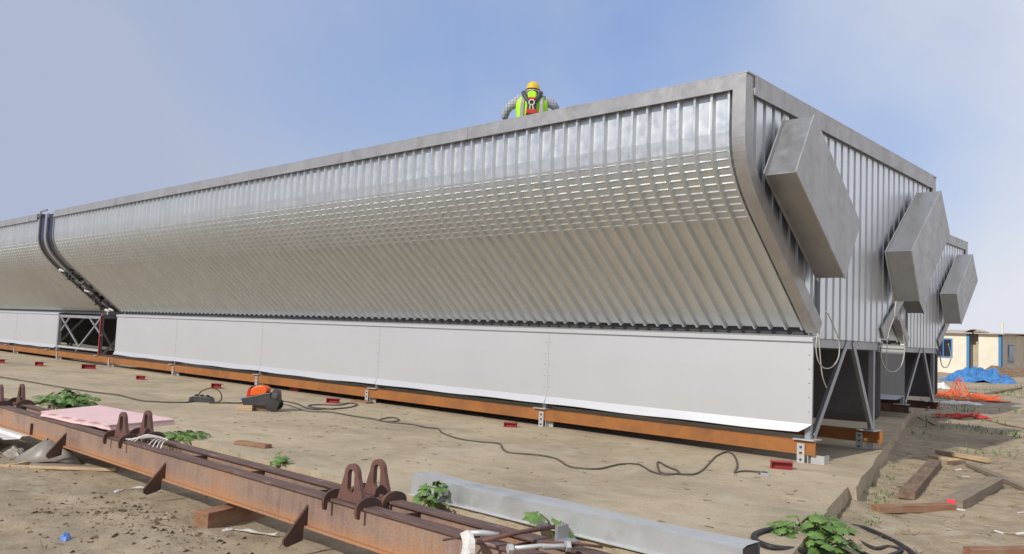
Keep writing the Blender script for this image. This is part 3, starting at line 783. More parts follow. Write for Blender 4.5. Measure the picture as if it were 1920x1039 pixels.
# ---------------------------------------------------------------- foam board, scrap at the left
cs = [at(75, 778, .43), at(185, 766, .43), at(328, 793, .43), at(205, 804, .43)]
b = MB(); n = 10; vs = []
for lev in (0, .028, .032, .06):
    ins = .01 if lev in (.028, .032) else 0
    for i in range(n+1):
        for jx in range(2):
            u = i/n; A = cs[0].lerp(cs[3], u); B = cs[1].lerp(cs[2], u); P = A.lerp(B, jx*(1-2*ins)+ins)
            vs.append((P.x+.006*math.sin(i*2.1+lev*90), P.y+.008*math.sin(i*3.3+lev*50), .413+lev+.004*math.sin(i)))
b.v = vs; m = 2*(n+1)
for l in range(3):
    for i in range(n):
        for s in (0, 1): b.f.append((l*m+2*i+s, l*m+2*i+2+s, (l+1)*m+2*i+2+s, (l+1)*m+2*i+s))
    for e in (0, n): b.f.append((l*m+2*e, l*m+2*e+1, (l+1)*m+2*e+1, (l+1)*m+2*e))
for i in range(n):
    b.f += [(2*i, 2*i+1, 2*i+3, 2*i+2), (3*m+2*i, 3*m+2*i+2, 3*m+2*i+3, 3*m+2*i+1)]
tag(b.build('foam_board', 'pink', bevel=.004), 'pale pink foam board resting on top of the rusty beam', 'foam board')
# ribbed white sheets under the beam at left
def ribbed(p, ang, L, Wd, label, m='white', tilt=0.0):
    b = MB(); secs = [(0, 0), (.06, 0), (.08, .03), (.14, .03), (.16, 0), (.30, 0), (.32, .03), (.38, .03), (.40, 0)]
    for x in (0, L):
        for y, z in secs: b.v.append((x, y*Wd/.4, z+tilt*y))
    k = len(secs); b.f = [(i, i+1, k+i+1, k+i) for i in range(k-1)]
    o = solid(b.build('ribbed_sheet', m, recalc=False), .004); o.location = p; o.rotation_euler = (0, 0, ang); return tag(o, label, 'metal sheet')
ribbed((-9.3, -8.55, .12), .02, 3.0, .5, 'white ribbed metal sheet lying under the rusty beam at the left')
ribbed((-8.6, -8.95, .03), .06, 1.9, .3, 'narrow pale sheet strip among the scrap at the left edge', 'zinc')
# bent grey sheet: part of a cone
q = atg(72, 868); b = MB(); n = 16
for i in range(n+1):
    a = R(150)+R(200)*i/n
    b.v += [(.10*math.cos(a)+.02, .06*math.sin(a)+.05, .24+.02*math.sin(i)), (.38*math.cos(a), .22*math.sin(a), .0+.02*(1+math.sin(i*.7)))]
b.f = [(2*i, 2*i+1, 2*i+3, 2*i+2) for i in range(n)]
o = solid(b.build('bent_sheet', 'grey', smooth=True, recalc=False), .006); o.location = (q.x, q.y+.12, q.z); o.rotation_euler = (0, 0, .75)
tag(o, 'dull grey metal sheet bent into a cone below the rusty beam', 'metal sheet')
def crumple(px, py, sx, sy, h, m, label, name, cat, seed=0, n=14, rz=0, kind=None):
    p = atg(px, py); b = MB()
    for j in range(n+1):
        for i in range(n+1):
            u, v = i/n*2-1, j/n*2-1; e = max(0, 1-(u*u+v*v)**1.2*.7)
            z = h*e*(.75+.9*abs(noise.fractal(Vector((u*1.7+seed, v*1.7, seed)), 1, 2, 4)))
            b.v.append((u*sx*(1+.15*noise.noise(Vector((v*3, seed, 0)))), v*sy*(1+.2*noise.noise(Vector((u*3, seed, 5)))), z+.01))
    b.f = [(j*(n+1)+i, j*(n+1)+i+1, (j+1)*(n+1)+i+1, (j+1)*(n+1)+i) for j in range(n) for i in range(n)]
    o = b.build(name, m, recalc=False); o.location = p-Vector((0, 0, h*.3)); o.rotation_euler = (0, 0, rz); return tag(o, label, cat, kind=kind)
crumple(122, 1014, .05, .035, .07, 'bluep', 'crumpled blue and white scrap on the dirt at lower left', 'plastic_scrap', 'litter', 3)
crumple(1600, 968, .05, .04, .07, 'white', 'small crushed white cup at the slab edge', 'crushed_cup', 'litter', 5, 10)
crumple(25, 850, .25, .12, .10, 'grey', 'heap of grey scrap pieces at the left edge', 'scrap_heap', 'scrap', 8, 12)
crumple(215, 848, .16, .05, .10, 'white', 'small white sheet piece tucked under the beam', 'sheet_piece', 'scrap', 4, 8)
def strap(pxs, w, m, label, name='plastic_strap', z=0):
    pts = smooth_pts([Vector((p.x, p.y, p.z+.015+(q[2] if len(q) > 2 else 0))) for q in pxs for p in [atg(q[0], q[1])]], 5); b = MB()
    for i, p in enumerate(pts):
        d = (pts[min(i+1, len(pts)-1)]-pts[max(i-1, 0)]); s = Vector((-d.y, d.x, 0)).normalized()*w*(1+.3*math.sin(i*1.7))
        b.v += [p-s, p+s+Vector((0, 0, .012*math.sin(i)))]
    b.f = [(2*i, 2*i+1, 2*i+3, 2*i+2) for i in range(len(pts)-1)]
    o = b.build(name, m, recalc=False); solid(o, .004); return tag(o, label, 'strap')
strap([(388, 1006), (410, 1001), (440, 996), (470, 1000), (518, 1006)], .018, 'white', 'torn white plastic strip in front of the timber block')
strap([(215, 926), (240, 919), (275, 918), (300, 925)], .012, 'white', 'thin grey white strip by the beam foot')
o = MB()
for k in range(4):
    cx = -3.35+.07*k; o.tube(smooth_pts([(cx-.25, -8.0, .42), (cx-.1, -7.95, .44+.02*k), (cx+.02, -7.8, .46), (cx+.15, -7.9, .45), (cx+.22, -7.97, .42-.03*k)], 5), .006, 5)
tag(o.build('wire_tangle', 'white', smooth=True), 'tangle of pale wire lying on the rusty beam beside the lug', 'wire')
# bolts, rods and brackets on the beam end
zt = .46
def rodw(a, c, r, m, label, name, cat, parts=None):
    e = empty(name, a, label=label, cat=cat); d = Vector(c)-Vector(a)
    MB().tube([(0, 0, 0), d*.5+Vector((0, 0, .008)), d], r, 8).build('shaft', m, e, smooth=True)
    if parts:
        MB().tube([d*-.01, d*.07], r*2.1, 6).build('bolt_head', 'zinc', e)
        b = MB()
        for k in range(16): b.tube([d*(.55+.022*k), d*(.558+.022*k)], r*1.28, 8)
        b.build('thread', 'zinc', e); MB().tube([d*.93, d*1.0], r*2.3, 6).build('nut', 'zinc', e)
    return e
A = at(953, 1029, .45); B_ = at(1068, 1024, .45)
rodw(A, B_, .013, 'zinc', 'big grey threaded bolt lying on the rusty beam', 'threaded_bolt', 'bolt', True)
rodw(at(830, 1013, .425), at(900, 1006, .44), .007, 'rustd', 'thin rusty rod poking out left of the white rag', 'rusty_rod', 'rod')
rodw(at(905, 1014, .45), at(1040, 988, .47), .014, 'rustl', 'thick rusty rod leaning over the beam end', 'rusty_rod', 'rod')
rodw(at(875, 1000, .46), at(935, 1004, .45), .018, 'zinc', 'short grey pipe with pale cap beside the rusty rod', 'grey_pipe', 'pipe')
rodw(at(1020, 1016, .45), at(1130, 1026, .43), .008, 'rustl', 'slim brown rod beyond the threaded bolt', 'rusty_rod', 'rod')
q = at(893, 1018, .42)
b = MB(); n = 10
for j in range(n+1):
    for i in range(5):
        u = i/4; v = j/n
        b.v.append((q.x-.07+.12*u+.02*math.sin(v*5), q.y-.06+.03*math.sin(u*4+v*3)-.03*v, .47-.24*v+.02*math.sin(u*6)))
b.f = [(j*5+i, j*5+i+1, j*5+6+i, j*5+5+i) for j in range(n) for i in range(4)]
tag(solid(b.build('concrete_lump', 'white', recalc=False), .03), 'pale crusted lump hanging on the end of the rusty beam', 'debris')
tag(MB().box((-.02, -.05, 0), (.0, .05, .09)).box((0, -.05, 0), (.09, .05, .012)).build('angle_clip', 'frame', loc=None), 'small grey angle clip beside the threaded bolt', 'bracket').location = at(1055, 1014, .42)

# ---------------------------------------------------------------- black conduit coils at lower right
def coil(pxs, r, label):
    pts = []
    for q in pxs:
        p = atg(q[0], q[1]); pts.append(Vector((p.x, p.y, p.z+r+(q[2] if len(q) > 2 else .0))))
    pts = smooth_pts(pts, 14); rr = [r*(1+.09*(i % 2)) for i in range(len(pts))]
    return tag(MB().tube(pts, rr, 8).build('black_conduit', 'black', smooth=True), label, 'conduit')
coil([(1480, 996), (1440, 999), (1415, 1008), (1418, 1020), (1450, 1032), (1500, 1037), (1540, 1045)], .023, 'thick black conduit curving round the leafy weed on the slab')
coil([(1585, 990), (1620, 995), (1660, 1012), (1700, 1034), (1730, 1060)], .024, 'black conduit sweeping down to the right from the weed')
coil([(1580, 1000), (1610, 1018), (1640, 1032), (1665, 1029), (1690, 1036), (1660, 1048)], .018, 'thin black conduit looping inside the larger one')
coil([(1575, 1008), (1600, 1030), (1640, 1050)], .016, 'short black conduit beside the weed stems')

# ---------------------------------------------------------------- weeds
def leaf(b, p, size, yaw, tilt, seed):
    rnd = random.Random(seed); n = 22; vs = []
    Mx = Matrix.Rotation(yaw, 3, 'Z') @ Matrix.Rotation(tilt, 3, 'Y') @ Matrix.Rotation(rnd.uniform(-.4, .4), 3, 'X')
    c = Vector((size*.35, 0, 0))
    vs.append(Mx @ c + p)
    ring = []
    for k in range(n):
        a = 2*math.pi*k/n; rr = size*(.58+.12*math.cos(5*a)+.05*math.cos(11*a+seed)+.02*rnd.random())
        if abs(a-math.pi) < .3: rr *= .5
        ring.append(Vector((size*.35+rr*math.cos(a), rr*math.sin(a), -.22*rr*abs(math.sin(a*2.5))-.25*rr*rr/size)))
    mid = [(c+(v-c)*.55)+Vector((0, 0, size*.06)) for v in ring]
    vs += [Mx @ v + p for v in mid]+[Mx @ v + p for v in ring]
    fs = [(0, 1+k, 1+(k+1) % n) for k in range(n)]+[(1+k, 1+n+k, 1+n+(k+1) % n, 1+(k+1) % n) for k in range(n)]
    b.add(vs, fs)
def weed(px, py, rad, h, nl, size, label, seed=1, z=None):
    p = atg(px, py) if z is None else at(px, py, z); rnd = random.Random(seed)
    r = empty('leafy_weed', p, label=label, cat='weed', group='leafy weeds')
    lb = MB(); st = MB()
    for k in range(nl):
        a = rnd.uniform(0, 6.28); d = rad*math.sqrt(rnd.random()); hh = h*(.35+.75*rnd.random())*(1-.4*d/rad)
        tip = Vector((d*math.cos(a), d*math.sin(a), hh))
        st.tube([(0, 0, -.02), tip*.5+Vector((0, 0, hh*.25)), tip], .004+size*.02, 4)
        leaf(lb, tip, size*rnd.uniform(.6, 1.25), a+rnd.uniform(-.6, .6), rnd.uniform(.05, .75), seed*100+k)
    lb.build('leaves', 'leaf', r, smooth=True, recalc=False); st.build('stems', 'leaf', r); return r
weed(1522, 1054, .35, .46, 120, .10, 'largest leafy weed, beside the black conduit at the lower right', 1)
weed(1040, 1008, .26, .32, 9, .15, 'sparse weed poking up between the duct and the rusty rods', 2)
weed(812, 960, .15, .30, 30, .08, 'small dense weed at the left end of the duct', 3)
weed(525, 876, .13, .18, 16, .08, 'tiny weed at the slab edge left of the tall lugs', 4)
weed(335, 822, .36, .13, 40, .08, 'low weed right of the pink foam board', 5)
weed(125, 763, .50, .30, 90, .11, 'wide leafy weed behind the pink foam board', 6)
weed(1730, 700, .5, .2, 0, .1, '', 9) if False else None

# ---------------------------------------------------------------- hanging cables at the end faces
def hang(pts, label, r=.009):
    return tag(MB().tube(smooth_pts(pts, 8), r, 6).build('hanging_cable', 'wcable', smooth=True), label, 'cable')
P1 = lambda x, y, X=.12: on_plane(x, y, 0, X)
hang([P1(1548, 585), P1(1553, 590), P1(1562, 610), P1(1573, 640), P1(1572, 670), P1(1560, 688), P1(1545, 690), P1(1534, 676), P1(1530, 650), P1(1533, 625)], 'pale cable hanging in a loop at the near corner of the end face')
hang([P1(1535, 628, .08), P1(1538, 670, .08), P1(1542, 705, .08), P1(1550, 728, .08)], 'pale cable end dangling straight beside the near leg brace', .008)
hang([P1(1680, 565), P1(1678, 592), P1(1688, 605), P1(1696, 650), P1(1690, 685), P1(1675, 697), P1(1660, 690), P1(1652, 668), P1(1655, 640)], 'pale cable loop hanging below the second outlet box')
hang([P1(1676, 597, .1), P1(1665, 630, .1), P1(1662, 680, .1), P1(1661, 703, .1)], 'straight pale cable hanging below the second outlet box', .007)
hang([P1(1778, 645, -1.8), P1(1783, 670, -1.8), P1(1776, 688, -1.8), P1(1766, 685, -1.8), P1(1762, 660, -1.8)], 'thin dark cable loop hanging at the far corner before the hut window', .014)

# ---------------------------------------------------------------- huts at the right
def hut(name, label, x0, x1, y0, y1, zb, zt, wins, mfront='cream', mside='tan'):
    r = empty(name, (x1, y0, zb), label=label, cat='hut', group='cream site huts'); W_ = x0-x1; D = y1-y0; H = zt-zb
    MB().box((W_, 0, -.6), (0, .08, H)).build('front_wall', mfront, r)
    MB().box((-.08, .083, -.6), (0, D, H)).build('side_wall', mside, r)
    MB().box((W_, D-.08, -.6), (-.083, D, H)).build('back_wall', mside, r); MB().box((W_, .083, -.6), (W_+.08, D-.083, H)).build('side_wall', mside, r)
    MB().prism([(-.25, H), (D/2, H+.22), (D+.25, H), (D+.25, H-.07), (D/2, H+.14), (-.25, H-.07)], 0, W_-.2, .2).build('roof', 'roofm', r)
    MB().box((-.16, -.03, -.4), (.03, .0, H-.05)).box((.003, -.03, -.4), (.03, .14, H-.05)).build('corner_trim', 'bluet', r)
    for (face, a, c, za, zb_) in wins:
        f = MB(); g = MB()
        if face == 'f':
            f.box((a, -.05, za), (c, -.002, zb_)); g.box((a+.08, -.06, za+.08), ((a+c)/2-.03, -.052, zb_-.08)); g.box(((a+c)/2+.03, -.06, za+.08), (c-.08, -.052, zb_-.08))
        else:
            f.box((.002, a, za), (.05, c, zb_)); g.box((.052, a+.1, za+.08), (.06, c-.1, zb_-.08))
        w = f.build('window', 'bluet', r); g.build('pane', 'glass', w)
    return r
h1 = hut('site_hut', 'sunlit cream hut with a blue framed window behind the far module corner', -15.5, -9.1, 45.4, 51, .3, 3.05, [('f', -2.0, -.95, 1.15, 2.35)])
h2 = hut('site_hut', 'hut whose sunlit cream end and long tan side with windows reach the right edge', -8.6, -7.35, 45.4, 62, .3, 3.05, [('s', 1.6, 3.0, 1.0, 2.1), ('s', 6.2, 8.2, 1.0, 2.1), ('s', 11, 13, 1.0, 2.1)])
b = MB(); b.box((-9.15, 46.1, .2), (-8.5, 46.2, 3.1)); tag(b.build('porch_wall', 'tan'), 'tan porch wall between the two huts', 'wall')
b = MB(); pts = [(-9.3+1.0*k/10, 3.12+.16*math.sin(math.pi*k/10)) for k in range(11)]; pts2 = [(p[0], p[1]-.05) for p in pts[::-1]]
b.prism(pts+pts2, 1, 45.1, 46.4); tag(b.build('porch_roof', 'roofm'), 'small curved porch roof between the two huts', 'roof')
cpz = on_plane(1888, 622, 1, 47.5); MB_ = MB().tube([(0, 0, -.5), (0, 0, .45)], .09, 10); o = MB_.build('chimney_pipe', 'white', h2); o.location = (-.4, 2.0, 3.05)

# ---------------------------------------------------------------- tarp, nets, rubbish at the right
crumple(1834, 716, 1.7, .9, .72, 'tarp', 'crumpled bright blue tarpaulin over a heap before the huts', 'blue_tarpaulin', 'tarpaulin', 2, 30, .35)
crumple(1895, 706, 2.4, .8, .5, 'woodd', 'low heap of brown boards and earth behind the tarpaulin', 'earth_heap', 'heap', 6, 20, .3)
def net(px, py, sx, sy, h, m, label, seed, rz=0, peak=None):
    p = atg(px, py); b = MB(); n = 22
    def Z(u, v):
        z = .03+h*abs(noise.fractal(Vector((u*1.6+seed, v*1.6, seed)), 1, 2, 3))
        if peak: z += peak[2]*math.exp(-((u-peak[0])/.12)**2-((v-peak[1])/.3)**2)
        return z
    def Pt(i, j):
        u, v = i/n*2-1, j/n*2-1; return Vector((u*sx+.1*sx*noise.noise(Vector((v*2, seed, 1))), v*sy+.25*sy*noise.noise(Vector((u*2.5, seed, 2))), Z(u, v)))
    segs = []; par = {}
    def find(a):
        while par.setdefault(a, a) != a: a = par[a]
        return a
    for i in range(n):
        for j in range(n):
            if noise.noise(Vector((i*.17, j*.17, seed*3.1))) > .12: continue
            for e in ((i+1, j), (i, j+1)): segs.append(((i, j), e)); par[find((i, j))] = find(e)
    cnt = {}
    for a, c in segs: cnt[find(a)] = cnt.get(find(a), 0)+1
    keep = max(cnt, key=cnt.get)
    for a, c in segs:
        if find(a) == keep: b.bar(Pt(*a), Pt(*c), .028, .012)
    o = b.build('barrier_net', m, recalc=False); o.location = p; o.rotation_euler = (0, 0, rz); return tag(o, label, 'net', 'crumpled barrier nets')
net(1785, 744, 1.5, 1.2, .22, 'netm', 'bright orange barrier net heaped before the blue tarpaulin', 1, .7, (.15, 0, .75))
net(1795, 783, .75, .5, .12, 'rednet', 'red barrier net crumpled on the dirt nearer the camera', 2, .6)
net(1830, 752, 1.0, .5, .06, 'netm', 'thin orange net strip lying flat beside the heaped one', 3, .9)
crumple(1800, 757, .7, .3, .14, 'white', 'white crumpled sheeting on the dirt between the two nets', 'plastic_sheeting', 'litter', 11, 14, .5)
crumple(1760, 728, .5, .3, .3, 'white', 'white bags by the far module leg', 'bag_heap', 'litter', 12, 12, .5)
board_px((1850, 740), (1912, 729), .22, .06, 'dark long board lying on the grass before the huts', 'woodd')
board_px((1790, 733), (1860, 738), .9, .03, 'grey flat sheet lying between the net and the tarpaulin', 'grey', 'flat_sheet', 'metal sheet')
board_px((1720, 782), (1755, 798), .05, .03, 'thin pale lath in the shade left of the red net', 'woodl')
board_px((1850, 790), (1925, 806), .06, .03, 'thin dark stick on the dirt right of the red net', 'woodd')
board_px((1720, 1), (1, 1), 1, 1, '') if False else None

# loose rubble: small stones, chips and straws
def rubble():
    b = MB(); rnd = random.Random(4)
    def stone(p, s):
        vs = []
        for k in range(6):
            d = Vector(((1, 0, 0), (-1, 0, 0), (0, 1, 0), (0, -1, 0), (0, 0, .7), (0, 0, -.5))[k])*s*rnd.uniform(.6, 1.2)
            d.rotate(Matrix.Rotation(rnd.uniform(0, 3), 3, 'Z')) if k < 1 else None
            vs.append(Vector(p)+d)
        b.add(vs, [(0, 2, 4), (2, 1, 4), (1, 3, 4), (3, 0, 4), (2, 0, 5), (1, 2, 5), (3, 1, 5), (0, 3, 5)])
    for k in range(1700):
        if k % 2: x = rnd.gauss(-1.9, .9); y = rnd.gauss(-8.55, .28)
        else: y = rnd.uniform(-4.5, 14); x = slab_edge(y)+abs(rnd.gauss(.15, .5))
        if y > -8.1 and k % 2: continue
        g = gz(x, y)+.035*noise.fractal(Vector((x*1.3, y*1.3, 0)), 1, 2, 4)
        if y < -7.2: g += .07*math.exp(-((x+1.9)/.8)**2-((y+8.5)/.4)**2)
        stone((x, y, g+.004), .005+.028*rnd.random()**4)
    for k in range(5200):
        z = rnd.random()
        if z < .45: x = rnd.uniform(.6, 5); y = rnd.uniform(-5.5, 12)
        elif z < .8: x = rnd.uniform(-9, 3); y = rnd.uniform(-10.5, -6.15)
        elif z < .9: y = rnd.uniform(-5, 10); x = slab_edge(y)+rnd.uniform(.02, .5)
        else: x = rnd.uniform(-10, 1.5); y = rnd.uniform(-6, .0)
        if x < slab_edge(y) and y > -6.1:
            if z < .45: continue
            g = 0; s = .003+.006*rnd.random()**2
        else: g = gz(x, y)+.035*noise.fractal(Vector((x*1.3, y*1.3, 0)), 1, 2, 4); s = .004+.020*rnd.random()**4
        stone((x, y, g+.002), s)
    return tag(b.build('rubble', 'dirt'), 'scattered small stones and crumbs of earth', 'rubble', kind='stuff')
rubble()
def litter(m, n, area, L, name, lab, seed, w=.006):
    b = MB(); rnd = random.Random(seed)
    for k in range(n):
        x = rnd.uniform(area[0], area[1]); y = rnd.uniform(area[2], area[3])
        if x < slab_edge(y)+.1 and y > -6.2: continue
        a = rnd.uniform(0, 3.14); l = L*rnd.uniform(.3, 1); z = gz(x, y)+.035*noise.fractal(Vector((x*1.3, y*1.3, 0)), 1, 2, 4)+.012
        b.bar((x, y, z), (x+l*math.cos(a), y+l*math.sin(a), z+rnd.uniform(-.006, .02)), w*rnd.uniform(.6, 2.2), w*.6)
    return tag(b.build(name, m), lab, 'litter', kind='stuff')
litter('woodl', 900, (.3, 6, -5, 22), .20, 'straw', 'pale straws and splinters strewn on the right dirt', 1)
litter('woodd', 700, (.3, 6, -5, 24), .22, 'twigs', 'dark twigs strewn on the right dirt', 2)
litter('woodd', 160, (-7, 3, -10.3, -8.0), .14, 'twigs', 'dark twigs strewn on the near left dirt', 3, .004)
def slab_litter(m, n, L, name, lab, seed, w):
    b = MB(); rnd = random.Random(seed)
    for k in range(n):
        x = rnd.uniform(-9, 1.5); y = rnd.uniform(-6, .6)
        if x > slab_edge(y)-.05: continue
        a = rnd.gauss(.1, .7); l = L*rnd.uniform(.25, 1)
        b.bar((x, y, .004), (x+l*math.cos(a), y+l*math.sin(a), .005+rnd.uniform(0, .006)), w*rnd.uniform(.5, 1.8), .005)
    return tag(b.build(name, m), lab, 'litter', kind='stuff')
slab_litter('woodd', 170, .10, 'twigs', 'dark splinters and grit scattered over the slab', 14, .007)
slab_litter('woodl', 110, .09, 'wood_chips', 'pale wood chips scattered over the slab', 15, .010)
litter('woodl', 120, (-7, 3, -10.3, -8.1), .16, 'straw', 'pale straws and chips on the near left dirt', 16, .006)
litter('white', 70, (.6, 5, -4, 24), .10, 'plastic_bits', 'white plastic bits on the right dirt', 4, .02)
def tufts():
    b = MB(); rnd = random.Random(9)
    def blade(x, y, z, h):
        a = rnd.uniform(0, 6.28); w = .006+.004*h/.1; d = Vector((math.cos(a), math.sin(a), 0)); s = Vector((-d.y, d.x, 0))*w
        p = Vector((x, y, z)); b.add([p-s, p+s, p+d*h*.35+Vector((0, 0, h*.7))+s*.6, p+d*h*.35+Vector((0, 0, h*.7))-s*.6, p+d*h*.9+Vector((0, 0, h*.85))], [(0, 1, 2, 3), (3, 2, 4)])
    for k in range(420):
        y = rnd.uniform(6, 40); x = slab_edge(min(y, 22))+rnd.uniform(.3, 11)
        if noise.noise(Vector((x*.35, y*.35, 2))) < -.02: continue
        for i in range(16): blade(x+rnd.gauss(0, .22), y+rnd.gauss(0, .22), gz(x, y), rnd.uniform(.05, .16))
    for k in range(40):
        y = rnd.uniform(-2.5, 3); x = slab_edge(y)+rnd.uniform(.12, .4)
        for i in range(5): blade(x+rnd.gauss(0, .04), y+rnd.gauss(0, .04), gz(x, y), rnd.uniform(.03, .08))
    return tag(b.build('grass', 'leaf', recalc=False), 'thin green grass tufts on the dirt', 'grass', kind='stuff')
tufts()

# ---------------------------------------------------------------- the person on the roof
def skin(name, pts, edges, rad, m, parent, sub=2):
    me = bpy.data.meshes.new(name); me.from_pydata(pts, edges, []); o = bpy.data.objects.new(name, me); col.objects.link(o); o.parent = parent
    s = o.modifiers.new('skin', 'SKIN'); s.use_smooth_shade = True
    for i, r in enumerate(rad):
        r = r if isinstance(r, tuple) else (r, r); me.skin_vertices[0].data[i].radius = r
    me.skin_vertices[0].data[0].use_root = True
    q = o.modifiers.new('sub', 'SUBSURF'); q.levels = sub; q.render_levels = sub
    me.materials.append(M[m]); return o
pe = empty('person', (-4.38, -1.30, 4.135), rz=R(40.5), label='person in yellow helmet and lime hi-vis vest standing on the roof', cat='person')
# local frame: x right, y away from the camera, z up; bending forward slightly, arms spread to both sides
TZ = 1.93-.0
body = skin('body', [(0, .02, .92), (0, .0, 1.15), (0, .0, 1.38), (0, .07, 1.50), (0, .14, 1.58), (0, .19, 1.69), (0, .20, 1.78),
    (-.17, .02, 1.47), (-.38, .04, 1.34), (-.46, .22, 1.16), (-.45, .30, 1.10), (.17, .02, 1.47), (.37, .04, 1.38), (.45, .22, 1.22), (.41, .32, 1.14),
    (-.10, .02, .86), (-.13, .02, .50), (-.14, .0, .10), (-.15, .14, .05), (.10, .02, .86), (.13, .02, .50), (.14, .0, .10), (.15, .14, .05)],
    [(0, 1), (1, 2), (2, 3), (3, 4), (4, 5), (5, 6), (2, 7), (7, 8), (8, 9), (9, 10), (2, 11), (11, 12), (12, 13), (13, 14), (0, 15), (15, 16), (16, 17), (17, 18), (0, 19), (19, 20), (20, 21), (21, 22)],
    [.13, .13, .14, .06, .06, .085, .06, .07, .045, .032, .03, .07, .045, .032, .03, .09, .06, .045, .04, .09, .06, .045, .04], 'skin', pe)
for s in (-1, 1):
    hx = -.45 if s < 0 else .39; hy = .34 if s < 0 else .36; hz = 1.08 if s < 0 else 1.12
    pts = [(hx, hy-.04, hz+.02), (hx, hy+.03, hz)]; ed = [(0, 1)]; rd = [.03, .035]
    for k in range(4):
        i = len(pts); ox = (-.03+.02*k); pts += [(hx+ox, hy+.08, hz-.005), (hx+ox, hy+.115-.006*abs(k-1.5), hz-.03)]; ed += [(1, i), (i, i+1)]; rd += [.01, .008]
    i = len(pts); pts += [(hx-s*.05, hy+.03, hz-.01), (hx-s*.06, hy+.07, hz-.02)]; ed += [(0, i), (i, i+1)]; rd += [.012, .01]
    skin('hand', pts, ed, rd, 'skin', body, 1)
shirt = skin('checked_shirt', [(0, .02, .90), (0, .0, 1.15), (0, .0, 1.38), (0, .05, 1.50), (-.22, .02, 1.47), (-.40, .04, 1.35), (-.49, .19, 1.17), (.22, .02, 1.48), (.39, .04, 1.40), (.47, .20, 1.23)],
    [(0, 1), (1, 2), (2, 3), (2, 4), (4, 5), (5, 6), (2, 7), (7, 8), (8, 9)], [(.19, .14), (.19, .14), (.21, .15), .085, .105, .075, .055, .105, .078, .055], 'check', pe)
skin('trousers', [(0, .02, .95), (-.11, .02, .84), (-.13, .02, .50), (-.14, .0, .10), (.11, .02, .84), (.13, .02, .50), (.14, .0, .10)], [(0, 1), (1, 2), (2, 3), (0, 4), (4, 5), (5, 6)], [(.18, .14), .115, .085, .07, .115, .085, .07], 'jeans', pe)
# vest: shell round the torso with open neck
def vest():
    b = MB(); n = 28; rows = [(.98, .235, .17), (1.15, .25, .175), (1.30, .268, .18), (1.42, .272, .175), (1.50, .22, .15), (1.55, .12, .10)]
    for z, rx, ry in rows:
        for k in range(n):
            a = 2*math.pi*k/n; b.v.append((rx*math.copysign(abs(math.cos(a))**.8, math.cos(a)), .02+ry*math.copysign(abs(math.sin(a))**.8, math.sin(a))+(.04 if z > 1.5 else 0), z))
    b.f = [(j*n+k, j*n+(k+1) % n, (j+1)*n+(k+1) % n, (j+1)*n+k) for j in range(len(rows)-1) for k in range(n)]
    return solid(b.build('vest', 'hiv', pe, smooth=True, recalc=False), .012)
ve = vest()
for s in (-1, 1):
    b = MB(); pts = [(s*.16, -.165, 1.0), (s*.165, -.172, 1.2), (s*.16, -.175, 1.36), (s*.145, -.15, 1.47), (s*.12, -.09, 1.55)]
    for i, p in enumerate(pts): b.v += [(p[0]-.028, p[1]-.008, p[2]), (p[0]+.028, p[1]-.004, p[2])]
    b.f = [(2*i, 2*i+1, 2*i+3, 2*i+2) for i in range(4)]
    solid(b.build('reflective_band', 'refl', ve, recalc=False), .004)
ha = empty('x', (0, 0, 0)); bpy.data.objects.remove(ha)
b = MB()
for s in (-1, 1):
    b.tube(smooth_pts([(s*.12, .05, 1.57), (s*.145, -.09, 1.57), (s*.105, -.17, 1.47), (s*.05, -.195, 1.36), (s*.07, -.19, 1.15)], 5), [.035]*5+[.042]*5+[.034]*5+[.030]*6, 8)
hs = b.build('harness', 'blackp', pe, smooth=True)
b = MB(); b.tube([(math.cos(k*.5236)*.045, -.235, 1.37+math.sin(k*.5236)*.045) for k in range(13)], .012, 6); b.build('ring', 'white', hs, smooth=True)
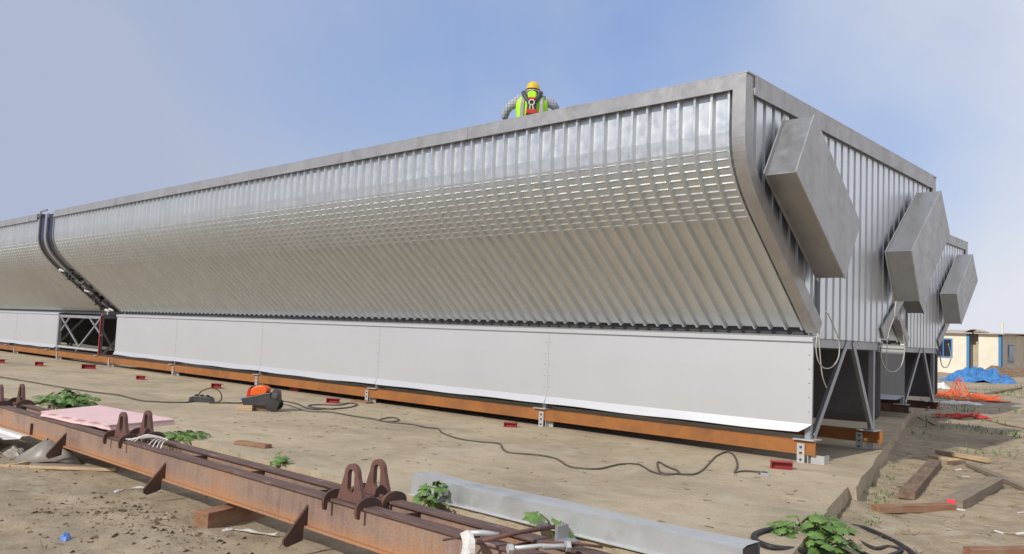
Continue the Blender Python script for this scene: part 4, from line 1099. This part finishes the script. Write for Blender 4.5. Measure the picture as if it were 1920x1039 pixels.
MB().tube([(-.02, -.235, 1.34), (-.03, -.24, 1.25)], .010, 6).tube([(.02, -.235, 1.34), (.03, -.24, 1.25)], .010, 6).build('lanyard', 'white', hs)
MB().box((-.09, -.26, 1.17), (.10, -.20, 1.25)).build('red_pouch', 'redp', hs, bevel=.015)
MB().box((-.06, -.235, 1.42), (.06, -.19, 1.46)).build('red_strap', 'redp', hs, bevel=.008)
MB().prism([(-.065, 1.45), (.065, 1.45), (.078, 1.56), (.0, 1.59), (-.078, 1.56)], 1, -.20, -.13).build('hood', 'hiv', ve, bevel=.02)
# hair, helmet
def ball(c, r, z0=-1, z1=1, n=20, m=10):
    b = MB()
    for j in range(m+1):
        ph = math.asin(max(-1, min(1, z0+(z1-z0)*j/m)))
        for k in range(n): a = 2*math.pi*k/n; b.v.append((c[0]+r[0]*math.cos(ph)*math.cos(a), c[1]+r[1]*math.cos(ph)*math.sin(a), c[2]+r[2]*math.sin(ph)))
    b.f = [(j*n+k, j*n+(k+1) % n, (j+1)*n+(k+1) % n, (j+1)*n+k) for j in range(m) for k in range(n)]+[tuple(range(n-1, -1, -1)), tuple(m*n+k for k in range(n))]
    return b
ball((0, .19, 1.69), (.092, .108, .12), -.7, .9).build('hair', 'hair', pe, smooth=True)
hm = ball((0, .19, 1.715), (.118, .142, .14), .0, 1).build('helmet', 'ylw', pe, smooth=True)
b = MB(); n = 24
for k in range(n):
    a = 2*math.pi*k/n; e = 1.12 if math.sin(a) < .3 else 1.3
    for f, z in ((1.0, 1.797), (e, 1.782), (e, 1.776), (.98, 1.785)): b.v.append((.118*f*math.cos(a), .19+.142*f*math.sin(a), z-.075))
b.f = [(k*4+i, k*4+(i+1) % 4, ((k+1) % n)*4+(i+1) % 4, ((k+1) % n)*4+i) for k in range(n) for i in range(4)]
b.build('brim', 'ylw', hm, smooth=True)
MB().tube([(.100*math.cos(a), .19+.118*math.sin(a), 1.68) for a in [math.pi+.1+k*.28 for k in range(11)]], .018, 6).build('rear_strap', 'white', hm, smooth=True)
